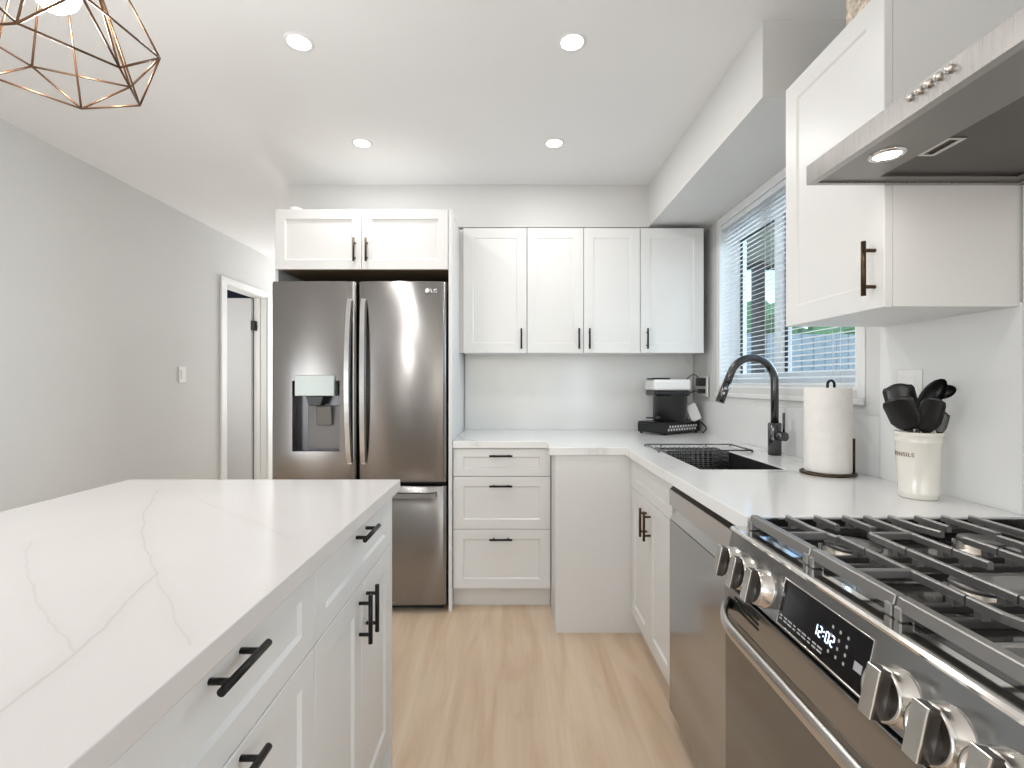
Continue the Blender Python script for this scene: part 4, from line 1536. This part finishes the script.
utensil('solid_spoon', 'black flat faced solid spoon at the right front of the crock', (1.088, 1.320, ZF), (1.090, 1.272, 1.080), blade(0.052, 0.098, cup=0.010, twist=0.2))
utensil('slim_turner', 'slim black nylon turner leaning at the right edge of the crock', (1.095, 1.290, ZF), (1.136, 1.283, 1.075), blade(0.024, 0.060, cup=0.002, twist=0.3))

# ---- wall plate behind the crock
t = thing('wall_outlet', 'white wall plate on the splash behind the utensil crock', 'outlet', (XR, 1.448, 1.19))
MB().box(XR - 0.006, XR - 0.0005, 1.405, 1.492, 1.130, 1.250, 0.002).build('cover_plate', 'plastic_white', t)
MB().box(XR - 0.009, XR - 0.0055, 1.428, 1.468, 1.152, 1.228, 0.001).build('rocker', 'plastic_white', t)

# ---- outlet with plugs in the corner
t = thing('wall_outlet', 'white wall outlet in the corner with two black plugs', 'outlet', (XR, 2.975, 1.19))
MB().box(XR - 0.006, XR - 0.0005, 2.940, 3.010, 1.125, 1.250, 0.002).build('cover_plate', 'plastic_white', t)
MB().box(XR - 0.0075, XR - 0.0055, 2.958, 2.992, 1.145, 1.230, 0.001).build('receptacle', 'plastic_white', t)
def cord(label, pts, plug, name='power_cord'):
    t = thing(name, label, 'cord', plug[:3])
    x, y, z, w, h, dpt = plug
    MB().box(x - dpt, x - 0.001, y - w / 2, y + w / 2, z - h / 2, z + h / 2, 0.004, 2).build('plug', 'black_plastic', t)
    P = [Vector(p) for p in pts]
    out = []
    for i in range(len(P) - 1):
        p0 = P[max(0, i - 1)]; p1 = P[i]; p2 = P[i + 1]; p3 = P[min(len(P) - 1, i + 2)]
        for k in range(6):
            u_ = k / 6
            out.append(0.5 * ((2 * p1) + (p2 - p0) * u_ + (2 * p0 - 5 * p1 + 4 * p2 - p3) * u_ ** 2 + (3 * p1 - p0 - 3 * p2 + p3) * u_ ** 3))
    out.append(P[-1])
    MB().tube(out, 0.0028 if plug[3] > 0.03 else 0.0042, 8).build('cable', 'black_plastic', t)
cord('thin black cord looping up to the square adapter in the upper socket', [(1.155, 2.985, 1.245), (1.13, 3.02, 1.262), (1.09, 3.05, 1.21), (1.08, 3.07, 1.13), (1.085, 3.09, 1.02), (1.09, 3.10, 0.99)], (XR - 0.0075, 2.978, 1.217, 0.042, 0.05, 0.05))
cord('thick black cord drooping from the lower socket to the counter', [(1.152, 2.975, 1.158), (1.12, 2.99, 1.155), (1.09, 3.03, 1.125), (1.105, 3.07, 1.06), (1.150, 3.06, 0.99), (1.176, 3.00, 0.966), (1.184, 2.94, 0.935), (1.168, 2.95, 0.9055)], (XR - 0.0075, 2.975, 1.160, 0.026, 0.028, 0.045))

# ---- coffee machine on its drawer
ang = math.radians(33)
Rm = Matrix.Rotation(ang, 4, 'Z')
Rm.translation = Vector((0.897, 2.836, Z_CT))
cs = thing('pod_drawer', 'low black drawer stand with perforated front under the coffee machine', 'drawer stand', (1.0, 3.0, Z_CT))
LU, LV = 0.330, 0.205
b = MB()
b.box(0, LU, 0, LV, 0.062, 0.075, 0.003)
b.box(0, 0.008, 0, LV, 0.010, 0.062)
b.box(LU - 0.008, LU, 0, LV, 0.010, 0.062)
b.box(0, LU, LV - 0.008, LV, 0.010, 0.062)
b.box(0, LU, 0, LV, 0.010, 0.016)
b.xform(Rm).build('frame', 'black_plastic', cs)
b = MB()
b.box(0.010, LU - 0.010, 0.002, 0.008, 0.018, 0.060, 0.001)
b.xform(Rm)
dwf = b.build('drawer', 'black_plastic', cs)
b = MB()
for i in range(11):
    for j in range(2):
        x = 0.040 + i * 0.0245 + (0.012 if j else 0)
        z = 0.030 + 0.0185 * j
        b.cyl((x, 0.0018, z), (x, 0.0004, z), 0.0078, seg=12)
b.xform(Rm)
part(b.build('perforation', 'silver_print', dwf), 'rows of pale round holes')
for x in (0.015, LU - 0.015):
    for y in (0.015, LV - 0.015):
        MB().cyl((x, y, 0.0005), (x, y, 0.011), 0.008, seg=10).xform(Rm).build('foot', 'black_plastic', cs)
b = MB()
b.cyl((-0.0045, LV * 0.55, 0.038), (0.0, LV * 0.55, 0.038), 0.006, seg=12)
b.xform(Rm).build('side_knob', 'black_plastic', cs)

mx_, my_ = 0.985, 3.005
zz0 = Z_CT + 0.0755
cm = thing('coffee_machine', 'compact black coffee machine with a white top on the pod drawer', 'coffee machine', (mx_, my_, zz0))
b = MB()
b.lathe([(0.0, 0.0), (0.098, 0.0), (0.102, 0.004), (0.102, 0.150), (0.106, 0.156), (0.106, 0.186), (0.0, 0.186)], (mx_, my_, zz0), 40)
b.build('body', 'black_plastic', cm)
b = MB()
b.prism([(mx_ - 0.128, my_ - 0.105), (mx_ + 0.092, my_ - 0.105), (mx_ + 0.092, my_ + 0.10), (mx_ - 0.128, my_ + 0.10)], 'z', zz0 + 0.155, zz0 + 0.190, 0.015, 3)
b.build('brew_head', 'black_plastic', cm)
b = MB()
b.prism([(mx_ - 0.132, my_ - 0.108), (mx_ + 0.094, my_ - 0.108), (mx_ + 0.094, my_ + 0.102), (mx_ - 0.132, my_ + 0.102)], 'z', zz0 + 0.1905, zz0 + 0.256, 0.014, 3)
part(b.build('lid', 'plastic_white', cm), 'white top housing')
b = MB()
b.box(mx_ - 0.132, mx_ - 0.020, my_ - 0.07, my_ + 0.05, zz0 + 0.2562, zz0 + 0.266, 0.003)
b.build('lid_lever', 'black_plastic', cm)
b = MB()
b.box(mx_ - 0.165, mx_ - 0.09, my_ - 0.075, my_ - 0.045, zz0 + 0.018, zz0 + 0.026, 0.003)
b.cyl((mx_ - 0.10, my_ - 0.06, zz0 + 0.022), (mx_ - 0.07, my_ - 0.06, zz0 + 0.022), 0.014, seg=14)
b.build('drip_tray', 'black_plastic', cm)
b = MB()
b.prism([(-0.033, 0.0), (0.033, 0.0), (0.033, 0.108), (-0.033, 0.108)], 'y', -0.006, 0.006, 0.004, 2)
m4 = Matrix.Translation((1.148, 2.992, 0.978)) @ Matrix.Rotation(-0.42, 4, 'Y')
b.xform(m4)
tag(b.build('water_filter_card', 'plastic_white'), 'white rectangular card leaning at the right of the coffee machine', 'card')

# ================================================================ PENDANT
PEND = None
pc = Vector((-0.884, 0.929, 0))
pl = thing('pendant_lamp', 'bronze geometric wire cage pendant lamp with a lit bulb', 'pendant lamp', (pc.x, pc.y, ZC))
def ring6(r, z, ph, n=6):
    return [Vector((pc.x + r * math.cos(ph + 2 * PI * k / n), pc.y + r * math.sin(ph + 2 * PI * k / n), z)) for k in range(n)]
lo = ring6(0.138, 1.81, 3.052)
eq = ring6(0.169, 1.884, 3.052 + PI / 6)
tp = ring6(0.016, 2.19, 3.052 + PI / 6)
wires = []
for k in range(6):
    wires += [(eq[k], eq[(k + 1) % 6]), (lo[k], lo[(k + 1) % 6]), (eq[k], lo[k]), (eq[k], lo[(k + 1) % 6]), (eq[k], tp[k]), (lo[k], tp[k]), (tp[k], tp[(k + 1) % 6])]
b = MB()
for a, c in wires:
    b.cyl(a, c, 0.0021, seg=8)
cage = b.build('wire_cage', 'copper', pl)
b = MB()
b.cyl((pc.x, pc.y, 2.06), (pc.x, pc.y, 2.14), 0.020, seg=18)
b.build('socket', 'copper', pl)
b = MB()
b.lathe([(0.0, -0.135), (0.018, -0.131), (0.036, -0.113), (0.044, -0.090), (0.042, -0.065), (0.030, -0.035), (0.016, -0.012), (0.014, 0.0)], (pc.x, pc.y, 2.063), 28)
part(b.build('bulb', 'bulb', pl), 'glowing round bulb')
b = MB()
b.cyl((pc.x, pc.y, 2.135), (pc.x, pc.y, ZC - 0.02), 0.003, seg=8)
b.build('cord', 'black_plastic', pl)
b = MB()
b.lathe([(0.0, -0.022), (0.045, -0.020), (0.055, -0.012), (0.055, 0.0)], (pc.x, pc.y, ZC), 28)
b.build('ceiling_rose', 'copper', pl)

d_ = bpy.data.lights.new('bulb_light', 'POINT')
d_.shadow_soft_size = 0.045
d_.energy = 10
d_.color = (1.0, 0.99, 0.98)
o_ = bpy.data.objects.new('bulb_light', d_)
C.objects.link(o_)
o_.parent = pl
o_.location = (0, 0, 2.038 - 0.16 - ZC)

# ================================================================ OUTSIDE THE WINDOW
struct(MB().box(1.5, 30, -6, 40, -0.2, -0.1).build('ground', 'grass'))
po = thing('porch_roof', 'beige porch roof outside the window with brown fascia and post', 'porch', (2.7, 3.0, -0.1))
MB().box(1.52, 3.6, 0.5, 5.05, 2.46, 2.50).build('soffit_board', 'siding', po)
MB().box(1.52, 3.6, 5.0505, 5.09, 2.40, 2.58).build('fascia', 'fascia', po)
MB().box(2.49, 2.585, 4.92, 5.02, -0.1, 2.4595, 0.004).build('post', 'fascia', po)
fe = thing('garden_fence', 'blue grey board fence at the end of the yard', 'fence', (6.0, 8.3, -0.1))
b = MB()
for k in range(34):
    b.box(2.2 + 0.2 * k, 2.2 + 0.2 * k + 0.185, 8.30, 8.32, -0.1, 2.05)
b.box(2.2, 9.0, 8.321, 8.36, 0.3, 0.4)
b.box(2.2, 9.0, 8.321, 8.36, 1.6, 1.7)
b.build('fence_board', 'fence', fe)
random.seed(11)
def tree(x, y, h, r, label):
    t = thing('garden_tree', label, 'tree', (x, y, -0.1), 'trees beyond the fence')
    b = MB()
    b.tube([(x, y, -0.1), (x + 0.1, y, h * 0.4), (x, y + 0.1, h * 0.75)], [0.16, 0.12, 0.05], 10)
    b.build('trunk', 'bark', t)
    b = MB()
    for k in range(26):
        a = random.uniform(0, 2 * PI)
        q = random.random() ** 0.5 * r
        zc = h * random.uniform(0.45, 0.95)
        q *= 1.2 - abs(zc / h - 0.6)
        mm = Matrix.Translation((x + q * math.cos(a), y + q * math.sin(a), zc)) @ Matrix.Diagonal((1, 1, 0.8, 1))
        rr_ = bmesh.ops.create_icosphere(b.bm, subdivisions=2, radius=random.uniform(0.35, 0.7) * r * 0.6, matrix=mm)
        for v in rr_['verts']:
            v.co += Vector((random.uniform(-1, 1), random.uniform(-1, 1), random.uniform(-1, 1))) * 0.09
    b.build('crown', 'leaf', t)
tree(6.4, 12.0, 3.1, 1.5, 'leafy green tree behind the fence, straight through the window')
tree(10.8, 13.0, 3.6, 1.5, 'leafy green tree behind the fence, to the right')
